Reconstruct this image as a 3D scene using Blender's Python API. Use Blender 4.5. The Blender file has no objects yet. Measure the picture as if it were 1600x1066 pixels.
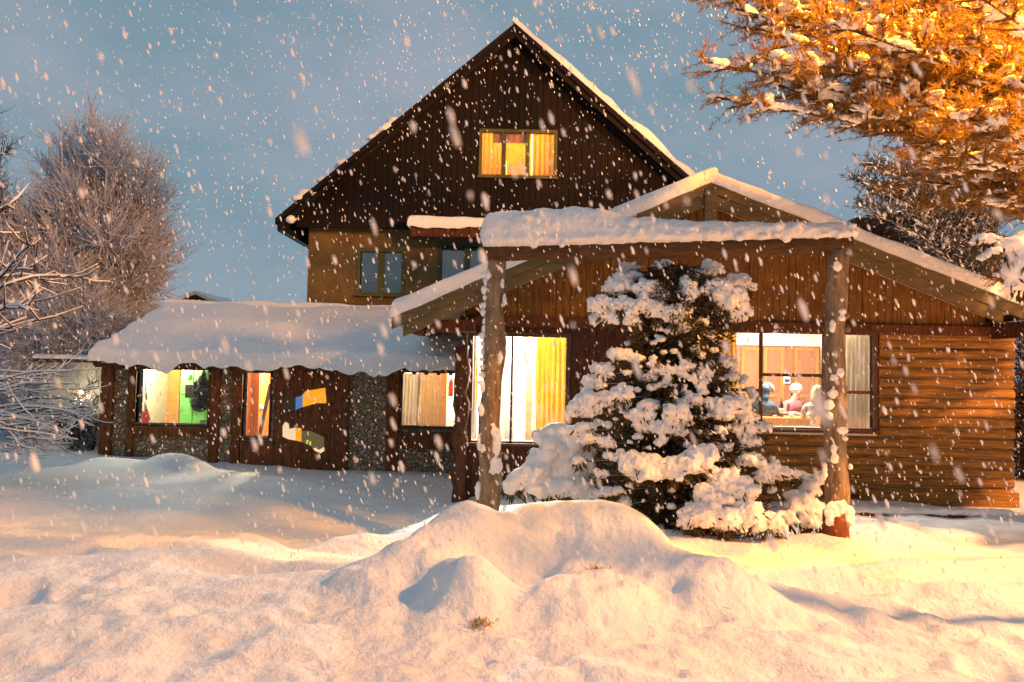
import bpy, math, random
import numpy as np
from mathutils import Vector, Matrix, noise
PI = math.pi; R = math.radians
random.seed(7); rng = np.random.default_rng(11)
S = bpy.context.scene; COL = S.collection

# ------------------------------------------------------------------ camera
F = 1100.0; PITCH = R(2.2); ROLL = R(1.2); CAMZ = 2.0
fwd = Vector((0, math.cos(PITCH), math.sin(PITCH)))
up0 = Vector((0, -math.sin(PITCH), math.cos(PITCH)))
rt0 = Vector((1, 0, 0))
cr = rt0*math.cos(ROLL) + up0*math.sin(ROLL)
cu = -rt0*math.sin(ROLL) + up0*math.cos(ROLL)
EYE = Vector((0, 0, CAMZ))
cd = bpy.data.cameras.new('camera'); cam = bpy.data.objects.new('camera', cd); COL.objects.link(cam)
M4 = Matrix.Identity(4)
for i in range(3):
    M4[i][0] = cr[i]; M4[i][1] = cu[i]; M4[i][2] = -fwd[i]; M4[i][3] = EYE[i]
cam.matrix_world = M4
cd.sensor_width = 36; cd.lens = F/1600*36; cd.clip_start = 0.05; cd.clip_end = 800
cd.dof.use_dof = True; cd.dof.focus_distance = 9.0; cd.dof.aperture_fstop = 2.0
S.camera = cam
S.render.resolution_x = 1024; S.render.resolution_y = 682

def U(u, v, Y):
    """world point seen at photo pixel (u, v) on the frontal plane y = Y"""
    d = cr*((u-800)/F) - cu*((v-533)/F) + fwd
    return EYE + d*(Y/d.y)

# ------------------------------------------------------------------ world (overcast dusk sky)
W = bpy.data.worlds.new('World'); S.world = W; W.use_nodes = True
nt = W.node_tree; N = nt.nodes; L = nt.links; N.clear()
wo = N.new('ShaderNodeOutputWorld'); bg = N.new('ShaderNodeBackground')
sky = N.new('ShaderNodeTexSky'); sky.sky_type = 'NISHITA'; sky.sun_disc = False
sky.sun_elevation = R(3.0); sky.sun_rotation = R(200); sky.altitude = 800; sky.air_density = 1.2; sky.dust_density = 1.0; sky.ozone_density = 3
sc_ = N.new('ShaderNodeMix'); sc_.data_type = 'RGBA'; sc_.blend_type = 'MULTIPLY'; sc_.inputs['Factor'].default_value = 1
sc_.inputs['B'].default_value = (0.05, 0.05, 0.05, 1)
tc = N.new('ShaderNodeTexCoord'); mp = N.new('ShaderNodeMapping'); mp.inputs['Scale'].default_value = (1.6, 1.6, 3.4)
nz = N.new('ShaderNodeTexNoise'); nz.inputs['Scale'].default_value = 2.1; nz.inputs['Detail'].default_value = 5; nz.inputs['Roughness'].default_value = .5
rp = N.new('ShaderNodeValToRGB')
rp.color_ramp.elements[0].position = .36; rp.color_ramp.elements[0].color = (.185, .300, .370, 1)
rp.color_ramp.elements[1].position = .68; rp.color_ramp.elements[1].color = (.33, .375, .45, 1)
mx = N.new('ShaderNodeMix'); mx.data_type = 'RGBA'; mx.inputs['Factor'].default_value = .9
L.new(tc.outputs['Generated'], mp.inputs['Vector']); L.new(mp.outputs[0], nz.inputs['Vector']); L.new(nz.outputs['Fac'], rp.inputs['Fac'])
L.new(sky.outputs[0], sc_.inputs['A']); L.new(sc_.outputs['Result'], mx.inputs['A']); L.new(rp.outputs[0], mx.inputs['B'])
L.new(mx.outputs['Result'], bg.inputs['Color']); bg.inputs['Strength'].default_value = 1.12; L.new(bg.outputs[0], wo.inputs['Surface'])

# ------------------------------------------------------------------ the street lamp's light (sodium, off to the right)
LAMP = Vector((11.5, 3.0, 8.2)); LAMP_W = 17500
def light(name, kind, loc, energy, col, size=.1, parent=None):
    l = bpy.data.lights.new(name, kind); l.energy = energy; l.color = col
    if kind == 'POINT' or kind == 'SPOT': l.shadow_soft_size = size
    o = bpy.data.objects.new(name, l); COL.objects.link(o); o.location = loc
    if parent: o.parent = parent
    return o

S.view_settings.view_transform = 'Standard'; S.view_settings.look = 'None'
S.view_settings.exposure = 0.0; S.view_settings.gamma = 1
S.render.engine = 'CYCLES'; S.cycles.use_denoising = True
S.cycles.max_bounces = 7; S.cycles.diffuse_bounces = 3; S.cycles.glossy_bounces = 3; S.cycles.transmission_bounces = 4; S.cycles.transparent_max_bounces = 12
S.cycles.sample_clamp_indirect = 6; S.cycles.caustics_reflective = False; S.cycles.caustics_refractive = False

# ------------------------------------------------------------------ materials
def rgba(c): return (c[0], c[1], c[2], 1)
def mat(name, c1, c2=None, rough=.7, scale=6, detail=5, stretch=(1,1,1), bump=.0, bscale=None, dust=0, spec=.3, wave=None, trans=0, metal=0, dustlo=.35):
    m = bpy.data.materials.new(name); m.use_nodes = True
    t = m.node_tree; n = t.nodes; l = t.links
    b = n['Principled BSDF']; b.inputs['Roughness'].default_value = rough; b.inputs['Specular IOR Level'].default_value = spec
    b.inputs['Metallic'].default_value = metal
    c2 = c2 or tuple(x*.7 for x in c1)
    tc = n.new('ShaderNodeTexCoord'); mp = n.new('ShaderNodeMapping'); mp.inputs['Scale'].default_value = stretch
    l.new(tc.outputs['Object'], mp.inputs['Vector'])
    nz = n.new('ShaderNodeTexNoise'); nz.inputs['Scale'].default_value = scale; nz.inputs['Detail'].default_value = detail; nz.inputs['Roughness'].default_value = .65
    l.new(mp.outputs[0], nz.inputs['Vector'])
    cr_ = n.new('ShaderNodeValToRGB'); cr_.color_ramp.elements[0].position = .32; cr_.color_ramp.elements[1].position = .68
    cr_.color_ramp.elements[0].color = rgba(c2); cr_.color_ramp.elements[1].color = rgba(c1)
    l.new(nz.outputs['Fac'], cr_.inputs['Fac'])
    col = cr_.outputs[0]
    if dust > 0:   # snow lying on every face that looks up
        g = n.new('ShaderNodeNewGeometry'); sx = n.new('ShaderNodeSeparateXYZ'); l.new(g.outputs['Normal'], sx.inputs[0])
        n2 = n.new('ShaderNodeTexNoise'); n2.inputs['Scale'].default_value = 9; l.new(tc.outputs['Object'], n2.inputs['Vector'])
        ad = n.new('ShaderNodeMath'); ad.operation = 'MULTIPLY_ADD'; ad.inputs[1].default_value = .8; l.new(n2.outputs['Fac'], ad.inputs[0]); l.new(sx.outputs['Z'], ad.inputs[2])
        mr = n.new('ShaderNodeMapRange'); mr.inputs['From Min'].default_value = dustlo+.35; mr.inputs['From Max'].default_value = dustlo+.6; mr.inputs['To Max'].default_value = dust
        l.new(ad.outputs[0], mr.inputs['Value'])
        mm = n.new('ShaderNodeMix'); mm.data_type = 'RGBA'; mm.inputs['B'].default_value = (.82,.83,.86,1)
        l.new(mr.outputs[0], mm.inputs['Factor']); l.new(col, mm.inputs['A']); col = mm.outputs['Result']
    l.new(col, b.inputs['Base Color'])
    if bump:
        bp = n.new('ShaderNodeBump'); bp.inputs['Strength'].default_value = min(1, bump); bp.inputs['Distance'].default_value = .02 if bump <= 1 else .02*bump
        if bscale:
            n3 = n.new('ShaderNodeTexNoise'); n3.inputs['Scale'].default_value = bscale; n3.inputs['Detail'].default_value = 6; l.new(mp.outputs[0], n3.inputs['Vector']); l.new(n3.outputs['Fac'], bp.inputs['Height'])
        else: l.new(nz.outputs['Fac'], bp.inputs['Height'])
        l.new(bp.outputs[0], b.inputs['Normal'])
    if trans:
        tr = n.new('ShaderNodeBsdfTranslucent'); l.new(col, tr.inputs['Color'])
        ms = n.new('ShaderNodeMixShader'); ms.inputs[0].default_value = trans
        l.new(b.outputs[0], ms.inputs[1]); l.new(tr.outputs[0], ms.inputs[2]); l.new(ms.outputs[0], n['Material Output'].inputs['Surface'])
    return m
def emit(name, c, s):
    m = bpy.data.materials.new(name); m.use_nodes = True; n = m.node_tree.nodes; n.remove(n['Principled BSDF'])
    e = n.new('ShaderNodeEmission'); e.inputs[0].default_value = rgba(c); e.inputs[1].default_value = s
    m.node_tree.links.new(e.outputs[0], n['Material Output'].inputs['Surface']); return m
def glass(name, tint=(1,1,1), gl=.06):
    m = bpy.data.materials.new(name); m.use_nodes = True; t = m.node_tree; n = t.nodes; n.remove(n['Principled BSDF'])
    tr = n.new('ShaderNodeBsdfTransparent'); tr.inputs[0].default_value = rgba(tint)
    g = n.new('ShaderNodeBsdfGlossy'); g.inputs['Roughness'].default_value = .03
    ms = n.new('ShaderNodeMixShader'); ms.inputs[0].default_value = gl
    t.links.new(tr.outputs[0], ms.inputs[1]); t.links.new(g.outputs[0], ms.inputs[2]); t.links.new(ms.outputs[0], n['Material Output'].inputs['Surface'])
    return m
def stone_mat():
    m = mat('stone_masonry', (.56,.36,.19), (.34,.21,.10), rough=.9, scale=3)
    t = m.node_tree; n = t.nodes; l = t.links; b = n['Principled BSDF']
    tc = n.new('ShaderNodeTexCoord'); vo = n.new('ShaderNodeTexVoronoi'); vo.feature = 'DISTANCE_TO_EDGE'; vo.inputs['Scale'].default_value = 13
    nn = n.new('ShaderNodeTexNoise'); nn.inputs['Scale'].default_value = 4; mxv = n.new('ShaderNodeMix'); mxv.data_type = 'VECTOR'; mxv.inputs['Factor'].default_value = .08
    l.new(tc.outputs['Object'], nn.inputs['Vector']); l.new(tc.outputs['Object'], mxv.inputs['A']); l.new(nn.outputs['Color'], mxv.inputs['B'])
    l.new(mxv.outputs['Result'], vo.inputs['Vector'])
    v2 = n.new('ShaderNodeTexVoronoi'); v2.inputs['Scale'].default_value = 13; l.new(mxv.outputs['Result'], v2.inputs['Vector'])
    mr = n.new('ShaderNodeMapRange'); mr.inputs['From Max'].default_value = .12; l.new(vo.outputs['Distance'], mr.inputs['Value'])
    hs = n.new('ShaderNodeHueSaturation'); hs.inputs['Saturation'].default_value = .8
    old = b.inputs['Base Color'].links[0].from_socket
    sp = n.new('ShaderNodeSeparateColor'); l.new(v2.outputs['Color'], sp.inputs[0])
    m2 = n.new('ShaderNodeMapRange'); m2.inputs['To Min'].default_value = .7; m2.inputs['To Max'].default_value = 1.1; l.new(sp.outputs[0], m2.inputs['Value'])
    l.new(old, hs.inputs['Color']); l.new(m2.outputs[0], hs.inputs['Value'])
    mc = n.new('ShaderNodeMix'); mc.data_type = 'RGBA'; mc.inputs['A'].default_value = (.36,.23,.12,1)
    l.new(mr.outputs[0], mc.inputs['Factor']); l.new(hs.outputs[0], mc.inputs['B']); l.new(mc.outputs['Result'], b.inputs['Base Color'])
    bp = n.new('ShaderNodeBump'); bp.inputs['Strength'].default_value = 1; bp.inputs['Distance'].default_value = .05; l.new(mr.outputs[0], bp.inputs['Height']); l.new(bp.outputs[0], b.inputs['Normal'])
    return m
def snow_mat(name='snow', gran=1.0):
    m = bpy.data.materials.new(name); m.use_nodes = True; t = m.node_tree; n = t.nodes; l = t.links; b = n['Principled BSDF']
    b.inputs['Base Color'].default_value = (.86,.86,.87,1); b.inputs['Roughness'].default_value = .65; b.inputs['Specular IOR Level'].default_value = .25
    tc = n.new('ShaderNodeTexCoord')
    a = n.new('ShaderNodeTexNoise'); a.inputs['Scale'].default_value = 14; a.inputs['Detail'].default_value = 9; a.inputs['Roughness'].default_value = .62
    l.new(tc.outputs['Object'], a.inputs['Vector'])
    c = n.new('ShaderNodeTexNoise'); c.inputs['Scale'].default_value = 90; c.inputs['Detail'].default_value = 3; l.new(tc.outputs['Object'], c.inputs['Vector'])
    b1 = n.new('ShaderNodeBump'); b1.inputs['Strength'].default_value = .9*gran; b1.inputs['Distance'].default_value = .035
    b2 = n.new('ShaderNodeBump'); b2.inputs['Strength'].default_value = .6*gran; b2.inputs['Distance'].default_value = .006
    l.new(a.outputs['Fac'], b1.inputs['Height']); l.new(c.outputs['Fac'], b2.inputs['Height']); l.new(b1.outputs[0], b2.inputs['Normal']); l.new(b2.outputs[0], b.inputs['Normal'])
    return m
SNOW = snow_mat(); SNOWS = snow_mat('snow_soft', .6)
M = dict(
 annextimber=mat('lightened_dark_timber', (.26,.085,.024), (.07,.022,.007), scale=4, stretch=(6,6,1.5), bump=.7, rough=.8),  # dark timber lightened in its colour, as little light reaches the annex
 logs=mat('log_siding', (.40,.19,.03), (.09,.042,.008), scale=3, stretch=(.7,5,9), bump=.4, bscale=7, rough=.65),
 redplank=mat('red_brown_planks', (.10,.026,.008), (.03,.009,.004), scale=4, stretch=(8,8,1), bump=.4, rough=.7),
 gplank=mat('gable_planks', (.24,.115,.022), (.075,.032,.008), scale=4, stretch=(9,9,1), bump=.4, rough=.7),
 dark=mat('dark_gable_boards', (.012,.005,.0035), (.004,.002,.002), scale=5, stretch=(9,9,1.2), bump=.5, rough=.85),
 darkbeam=mat('dark_timber', (.15,.050,.016), (.04,.014,.006), scale=4, stretch=(6,6,1.5), bump=.7, rough=.8),
 fascia=mat('khaki_fascia', (.155,.115,.05), (.09,.065,.028), scale=3, stretch=(1,6,6), bump=.3, rough=.65),
 stucco=mat('olive_render', (.19,.125,.045), (.11,.068,.024), scale=2.5, bump=.4, bscale=30, rough=.9),
 stone=stone_mat(),
 cream=mat('cream_boards', (.75,.66,.48), (.62,.52,.36), scale=3, rough=.7),
 white=mat('white_paint', (.8,.78,.74), (.72,.70,.66), scale=3, rough=.6),
 plaster=mat('warm_plaster', (.78,.70,.58), (.70,.60,.48), scale=2, rough=.8),
 frame=mat('window_timber', (.13,.05,.02), (.06,.025,.012), scale=5, stretch=(6,6,2), bump=.3),
 greenframe=mat('green_window_paint', (.045,.075,.035), (.03,.05,.025), scale=5, rough=.5),
 oliveframe=mat('olive_window_paint', (.12,.11,.03), (.07,.065,.02), scale=5, rough=.6),
 pine=mat('honey_pine', (.68,.33,.09), (.52,.23,.055), scale=3, stretch=(7,7,1), rough=.45),
 cab=mat('warm_cabinet_wood', (.50,.24,.11), (.38,.17,.075), scale=3, stretch=(7,7,1), rough=.45),
 curtY=mat('yellow_curtain', (.80,.56,.10), (.68,.45,.07), scale=3, stretch=(14,14,.4), rough=.9, trans=.5),
 curtW=mat('white_curtain', (.80,.76,.66), (.66,.61,.50), scale=3, stretch=(14,14,.4), rough=.9, trans=.45),
 curtC=mat('cream_curtain', (.70,.58,.38), (.55,.42,.24), scale=9, stretch=(3,3,1), rough=.9, trans=.45),
 curtG=mat('grey_net_curtain', (.22,.17,.17), (.15,.115,.115), scale=6, stretch=(9,9,.6), rough=.9),
 curtT=mat('teal_curtain', (.06,.30,.30), (.04,.20,.21), scale=4, stretch=(9,9,.5), rough=.9, trans=.3),
 bark=mat('weathered_log', (.34,.25,.16), (.12,.08,.05), scale=4, stretch=(5,5,1), bump=1, bscale=8, rough=.85),
 barkred=mat('bare_red_wood', (.24,.075,.022), (.11,.03,.012), scale=6, stretch=(5,5,1), bump=1, rough=.8),
 beamlog=mat('brown_beam_log', (.12,.06,.022), (.05,.025,.010), scale=4, stretch=(1,6,6), bump=1, bscale=8, rough=.8),
 twig=mat('frosted_twigs', (.58,.58,.66), (.34,.34,.39), scale=7, rough=.9, dust=.75, dustlo=.25),
 twigd=mat('dark_twigs', (.06,.038,.025), (.03,.02,.014), scale=7, rough=.9, dust=.8, dustlo=.5),
 needle=mat('conifer_foliage', (.12,.08,.022), (.04,.028,.010), scale=9, rough=.8, dust=.6, dustlo=.85),
 oneedle=mat('pine_needles', (.44,.25,.045), (.18,.085,.015), scale=5, rough=.8, dust=.5, dustlo=.6, trans=.25),
 sneedle=mat('spruce_needles', (.055,.05,.04), (.03,.028,.024), scale=5, rough=.8, dust=.85, dustlo=.30),
 gutter=mat('dark_metal', (.03,.025,.022), rough=.4, metal=.4),
 green=mat('green_locker_paint', (.20,.62,.16), (.14,.50,.11), scale=3, rough=.5),
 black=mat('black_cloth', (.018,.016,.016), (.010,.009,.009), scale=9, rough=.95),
 red=mat('red_plastic', (.75,.045,.02), rough=.35, scale=2),
 steel=mat('grey_metal', (.55,.56,.58), rough=.35, scale=2, metal=.3),
 bluecoat=mat('blue_padded_cloth', (.055,.10,.14), (.03,.06,.09), scale=8, rough=.9, bump=.6),
 skin=mat('skin', (.62,.38,.27), (.55,.33,.23), scale=5, rough=.5),
 blond=mat('blond_hair', (.72,.55,.30), (.45,.30,.13), scale=8, stretch=(8,8,1), rough=.5, bump=.6),
 darkhair=mat('brown_hair', (.05,.028,.018), scale=8, stretch=(8,8,1), rough=.6),
 cap=mat('white_knit', (.85,.84,.82), (.76,.75,.73), scale=30, rough=.95, bump=.4),
 floral=mat('patterned_cloth', (.80,.76,.72), (.12,.10,.10), scale=22, detail=2, rough=.9),
 pink=mat('dusky_pink_cloth', (.45,.16,.16), (.32,.11,.12), scale=5, rough=.9),
 fur=mat('beige_fur', (.50,.38,.26), (.30,.21,.13), scale=30, rough=1, bump=1),
 bottle=mat('dark_bottle', (.025,.012,.008), rough=.15, scale=2, spec=.6),
 paper=mat('paper', (.85,.85,.84), (.80,.80,.80), rough=.8, scale=2),
 blue=mat('blue_print', (.03,.10,.42), rough=.7, scale=2),
 twine=mat('dry_grass', (.55,.36,.08), (.35,.20,.04), scale=9, rough=.9),
 floor=mat('timber_floor', (.28,.15,.07), (.20,.10,.045), scale=3, rough=.6),
 mirror=mat('grey_board', (.28,.27,.26), (.16,.155,.15), scale=4, rough=.4),
 concrete=mat('pale_plaster_wall', (.50,.45,.36), (.34,.30,.23), scale=3, bump=.5, rough=.9),
)
GLASS = glass('window_glass'); GLASSD = glass('window_glass_dim', (.8,.85,.85), .18)

# ------------------------------------------------------------------ mesh helpers
def tag(o, label=None, cat=None, group=None, kind=None):
    for k, v in (('label', label), ('category', cat), ('group', group), ('kind', kind)):
        if v: o[k] = v
    return o
def empty(name, loc=(0,0,0)):
    o = bpy.data.objects.new(name, None); COL.objects.link(o); o.location = loc; return o
class MB:
    def __init__(s): s.v = []; s.f = []; s.ch = []
    def add(s, vs, fs):
        s.ch.append(([tuple(p) for p in vs], [tuple(f) for f in fs])); b = len(s.v); s.v.extend([tuple(p) for p in vs]); s.f.extend([tuple(i+b for i in f) for f in fs])
    def each(s, name, m, parent=None, smooth=False, bevel=0):
        for v, f in s.ch: link(name, v, f, m, parent, smooth, bevel)
    def box(s, x0, x1, y0, y1, z0, z1):
        s.add([(x0,y0,z0),(x1,y0,z0),(x1,y1,z0),(x0,y1,z0),(x0,y0,z1),(x1,y0,z1),(x1,y1,z1),(x0,y1,z1)],
              [(0,3,2,1),(4,5,6,7),(0,1,5,4),(1,2,6,5),(2,3,7,6),(3,0,4,7)])
    def prism(s, poly, y0, y1):
        """polygon in xz extruded along y"""
        n = len(poly); vs = [(x,y0,z) for x,z in poly]+[(x,y1,z) for x,z in poly]
        s.add(vs, [tuple(range(n)), tuple(range(2*n-1, n-1, -1))] + [(i,(i+1)%n+0,(i+1)%n+n,i+n)[::-1] for i in range(n)])
    def bar(s, a, b, w, h, upv=(0,0,1)):
        a = Vector(a); b = Vector(b); d = (b-a).normalized(); x = d.cross(Vector(upv)).normalized(); z = x.cross(d)
        vs = [p + x*sx*w/2 + z*sz*h/2 for p in (a,b) for sx,sz in ((-1,-1),(1,-1),(1,1),(-1,1))]
        s.add(vs, [(0,3,2,1),(4,5,6,7),(0,1,5,4),(1,2,6,5),(2,3,7,6),(3,0,4,7)])
    def tube(s, pts, rad, n=6, lump=0, cap=True):
        pts = [Vector(p) for p in pts]; m = len(pts); vs = []; ref = None
        for i, p in enumerate(pts):
            d = (pts[min(i+1,m-1)] - pts[max(i-1,0)]).normalized()
            if ref is None: ref = Vector((0,0,1)) if abs(d.z) < .9 else Vector((1,0,0))
            x = d.cross(ref); x.normalize(); y = x.cross(d); ref = y
            r = rad[i] if hasattr(rad, '__len__') else rad
            for k in range(n):
                a = 2*PI*k/n; q = r*(1+(random.uniform(-lump,lump) if lump else 0))
                vs.append(p + x*math.cos(a)*q + y*math.sin(a)*q)
        fs = [(i*n+k, i*n+(k+1)%n, (i+1)*n+(k+1)%n, (i+1)*n+k) for i in range(m-1) for k in range(n)]
        if cap: fs += [tuple(range(n))[::-1], tuple((m-1)*n+k for k in range(n))]
        s.add(vs, fs)
    def lathe(s, prof, c=(0,0,0), n=16):
        vs = [(c[0]+r*math.cos(2*PI*k/n), c[1]+r*math.sin(2*PI*k/n), c[2]+z) for r,z in prof for k in range(n)]
        m = len(prof)
        s.add(vs, [(i*n+k, i*n+(k+1)%n, (i+1)*n+(k+1)%n, (i+1)*n+k) for i in range(m-1) for k in range(n)] + [tuple(range(n))[::-1], tuple((m-1)*n+k for k in range(n))])
    def ell(s, c, r, nu=12, nv=8, nz=0, f=3):
        vs = []; 
        for j in range(nv+1):
            t = PI*j/nv
            for i in range(nu):
                a = 2*PI*i/nu; d = Vector((math.sin(t)*math.cos(a), math.sin(t)*math.sin(a), math.cos(t)))
                k = 1 + (nz*noise.noise(d*f + Vector(c)*3) if nz else 0)
                vs.append((c[0]+d.x*r[0]*k, c[1]+d.y*r[1]*k, c[2]+d.z*r[2]*k))
        s.add(vs, [(j*nu+i, (j+1)*nu+i, (j+1)*nu+(i+1)%nu, j*nu+(i+1)%nu) for j in range(nv) for i in range(nu)])
    def build(s, name, m, parent=None, smooth=False, bevel=0):
        return link(name, s.v, s.f, m, parent, smooth, bevel)
def link(name, v, f, m, parent=None, smooth=False, bevel=0):
    me = bpy.data.meshes.new(name); me.from_pydata(v, [], f)
    if m: me.materials.append(m)
    if smooth: me.polygons.foreach_set('use_smooth', [True]*len(me.polygons))
    me.update(); o = bpy.data.objects.new(name, me); COL.objects.link(o)
    if parent: o.parent = parent
    if bevel:
        b = o.modifiers.new('bevel', 'BEVEL'); b.width = bevel; b.segments = 2; b.limit_method = 'ANGLE'
    return o
def quads(name, V, m, parent=None, nper=4):
    """V: (k, nper, 3) array of separate faces"""
    k = len(V); me = bpy.data.meshes.new(name)
    me.vertices.add(k*nper); me.vertices.foreach_set('co', V.reshape(-1).astype('f'))
    me.loops.add(k*nper); me.loops.foreach_set('vertex_index', np.arange(k*nper, dtype='i'))
    me.polygons.add(k); me.polygons.foreach_set('loop_start', np.arange(0, k*nper, nper, dtype='i'))
    me.materials.append(m); me.update(calc_edges=True)
    o = bpy.data.objects.new(name, me); COL.objects.link(o)
    if parent: o.parent = parent
    return o
def ngrid(name, P, m, parent=None, kind=None):
    """P: (a, b, 3) smooth grid"""
    a, b = P.shape[:2]; me = bpy.data.meshes.new(name)
    me.vertices.add(a*b); me.vertices.foreach_set('co', P.reshape(-1).astype('f'))
    i = np.arange(a*b).reshape(a, b); q = np.stack([i[:-1,:-1], i[1:,:-1], i[1:,1:], i[:-1,1:]], -1).reshape(-1, 4)
    me.loops.add(q.size); me.loops.foreach_set('vertex_index', q.reshape(-1).astype('i'))
    me.polygons.add(len(q)); me.polygons.foreach_set('loop_start', np.arange(0, q.size, 4, dtype='i'))
    me.polygons.foreach_set('use_smooth', np.ones(len(q), dtype=bool))
    me.materials.append(m); me.update(calc_edges=True)
    o = bpy.data.objects.new(name, me); COL.objects.link(o)
    if parent: o.parent = parent
    return o
def vnoise(x, y, seed=0):
    """smooth value noise on arrays"""
    xi = np.floor(x).astype(int); yi = np.floor(y).astype(int); fx = x-xi; fy = y-yi
    fx = fx*fx*fx*(fx*(fx*6-15)+10); fy = fy*fy*fy*(fy*(fy*6-15)+10)
    def h(a, b):
        n = (a*374761393 + b*668265263 + seed*974634777) & 0x7fffffff
        n = ((n ^ (n >> 13))*1274126177) & 0x7fffffff
        return ((n ^ (n >> 16)) & 0xffff)/32767.5-1
    return (h(xi,yi)*(1-fx)+h(xi+1,yi)*fx)*(1-fy) + (h(xi,yi+1)*(1-fx)+h(xi+1,yi+1)*fx)*fy
def fbm(x, y, o=4, seed=0, g=.5):
    s = 0; a = 1
    for k in range(o): s = s + a*vnoise(x*2**k+17*k, y*2**k-9*k, seed+k); a *= g
    return s
def sm(a, b, x):
    t = np.clip((x-a)/(b-a), 0, 1); return t*t*(3-2*t)

def blobs(name, els, m, parent=None, voxel=.025, disp=.012, dscale=9):
    """soft snow: ellipsoids fused into one continuous skin"""
    mb = MB()
    for c, r in els: mb.ell(c, r, 12, 8)
    me = bpy.data.meshes.new('tmp'); me.from_pydata(mb.v, [], mb.f); me.update()
    o = bpy.data.objects.new('tmp', me); COL.objects.link(o)
    md = o.modifiers.new('r', 'REMESH'); md.mode = 'VOXEL'; md.voxel_size = voxel
    s2 = o.modifiers.new('s', 'SMOOTH'); s2.iterations = 3; s2.factor = .5
    dg = bpy.context.evaluated_depsgraph_get(); dg.update()
    nm = bpy.data.meshes.new_from_object(o.evaluated_get(dg))
    bpy.data.objects.remove(o); bpy.data.meshes.remove(me)
    n = len(nm.vertices); co = np.empty(n*3, 'f'); nm.vertices.foreach_get('co', co); co = co.reshape(-1, 3)
    no = np.empty(n*3, 'f'); nm.vertices.foreach_get('normal', no); no = no.reshape(-1, 3)
    d = np.array([noise.noise(Vector(p)*dscale)+.6*noise.noise(Vector(p)*dscale*2.7) for p in co.tolist()])
    co = co + no*(d*disp)[:, None]
    nm.vertices.foreach_set('co', co.reshape(-1).astype('f'))
    nm.polygons.foreach_set('use_smooth', np.ones(len(nm.polygons), dtype=bool)); nm.materials.clear(); nm.materials.append(m); nm.update(); nm.name = name
    o = bpy.data.objects.new(name, nm); COL.objects.link(o)
    if parent: o.parent = parent
    return o

def slab(name, A, B, C, D, T, Rr=.12, parent=None, seed=0, hang=0, nz=.12, step=.07, bulge=.03, Tfun=None, m=None):
    """snow lying on the bilinear patch A-B-C-D (A,B = front edge left/right, D,C = back edge): thickness T, rounded rim"""
    A, B, C, D = [np.array(p, float) for p in (A, B, C, D)]
    lu = np.linalg.norm(B-A); lv = np.linalg.norm(D-A)
    def samp(l):
        e = Rr*(1-np.cos(np.linspace(0, PI/2, 8))); n = max(3, int((l-2*Rr)/step))
        return np.concatenate([e, np.linspace(Rr, l-Rr, n)[1:-1], (l-e)[::-1]])
    us = samp(lu); vs = samp(lv); uu, vv = np.meshgrid(us, vs, indexing='ij'); s = (uu/lu)[..., None]; t = (vv/lv)[..., None]
    P = A*(1-s)*(1-t)+B*s*(1-t)+C*s*t+D*(1-s)*t
    e = np.minimum.reduce([uu, lu-uu, vv, lv-vv]); k = np.clip(e/Rr, 0, 1); rd = np.sqrt(np.clip(1-(1-k)**2, 0, 1))
    nn = 1 + nz*fbm(uu*1.3+seed*7.1, vv*1.3+seed, 4, seed)
    th = (T if Tfun is None else Tfun(uu/lu, vv/lv))*nn
    top = P.copy(); top[..., 2] += th*rd
    bot = P.copy()
    fe = np.exp(-(vv/.10)**2)*hang*(.5+.9*fbm(uu*2.1+seed, uu*0+3.3, 4, seed+5)); fe = np.clip(fe, -.01, None)
    bot[..., 2] -= np.where(e < Rr*.9, fe, fe)
    top[..., 2] -= fe*(1-rd)
    # outward bulge of the rim
    ctr = (A+B+C+D)/4
    dv = (P-ctr); dv[..., 2] = 0; dv /= (np.linalg.norm(dv, axis=-1, keepdims=True)+1e-6)
    bl = np.sin(np.clip(k, 0, 1)*PI)*bulge*(1+.8*fbm(uu*3, vv*3+5, 2, seed+9))
    top += dv*bl[..., None]
    a, b = uu.shape; V = np.concatenate([top.reshape(-1,3), bot.reshape(-1,3)])
    i = np.arange(a*b).reshape(a, b); q1 = np.stack([i[:-1,:-1], i[1:,:-1], i[1:,1:], i[:-1,1:]], -1).reshape(-1,4)
    q2 = q1[:, ::-1] + a*b
    me = bpy.data.meshes.new(name); me.from_pydata(V.tolist(), [], q1.tolist()+q2.tolist())
    me.polygons.foreach_set('use_smooth', [True]*len(me.polygons)); me.materials.append(m or SNOW); me.update()
    o = bpy.data.objects.new(name, me); COL.objects.link(o)
    if parent: o.parent = parent
    return o

def wall_boxes(mb, X0, X1, Z0, Z1, Y0, Y1, ops):
    xs = sorted({X0, X1, *[min(max(o[0],X0),X1) for o in ops], *[min(max(o[1],X0),X1) for o in ops]})
    for a, b in zip(xs, xs[1:]):
        if b-a < 1e-5: continue
        z = Z0; mid = (a+b)/2
        for o in sorted([o for o in ops if o[0] < mid < o[1]], key=lambda q: q[2]):
            if o[2] > z: mb.box(a, b, Y0, Y1, z, o[2])
            z = o[3]
        if Z1 > z: mb.box(a, b, Y0, Y1, z, Z1)

def rect(u0, v0, u1, v1, Y):
    a = U(u0, (v0+v1)/2, Y); b = U(u1, (v0+v1)/2, Y); t = U((u0+u1)/2, v0, Y); c = U((u0+u1)/2, v1, Y)
    return a.x, b.x, c.z, t.z

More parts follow.
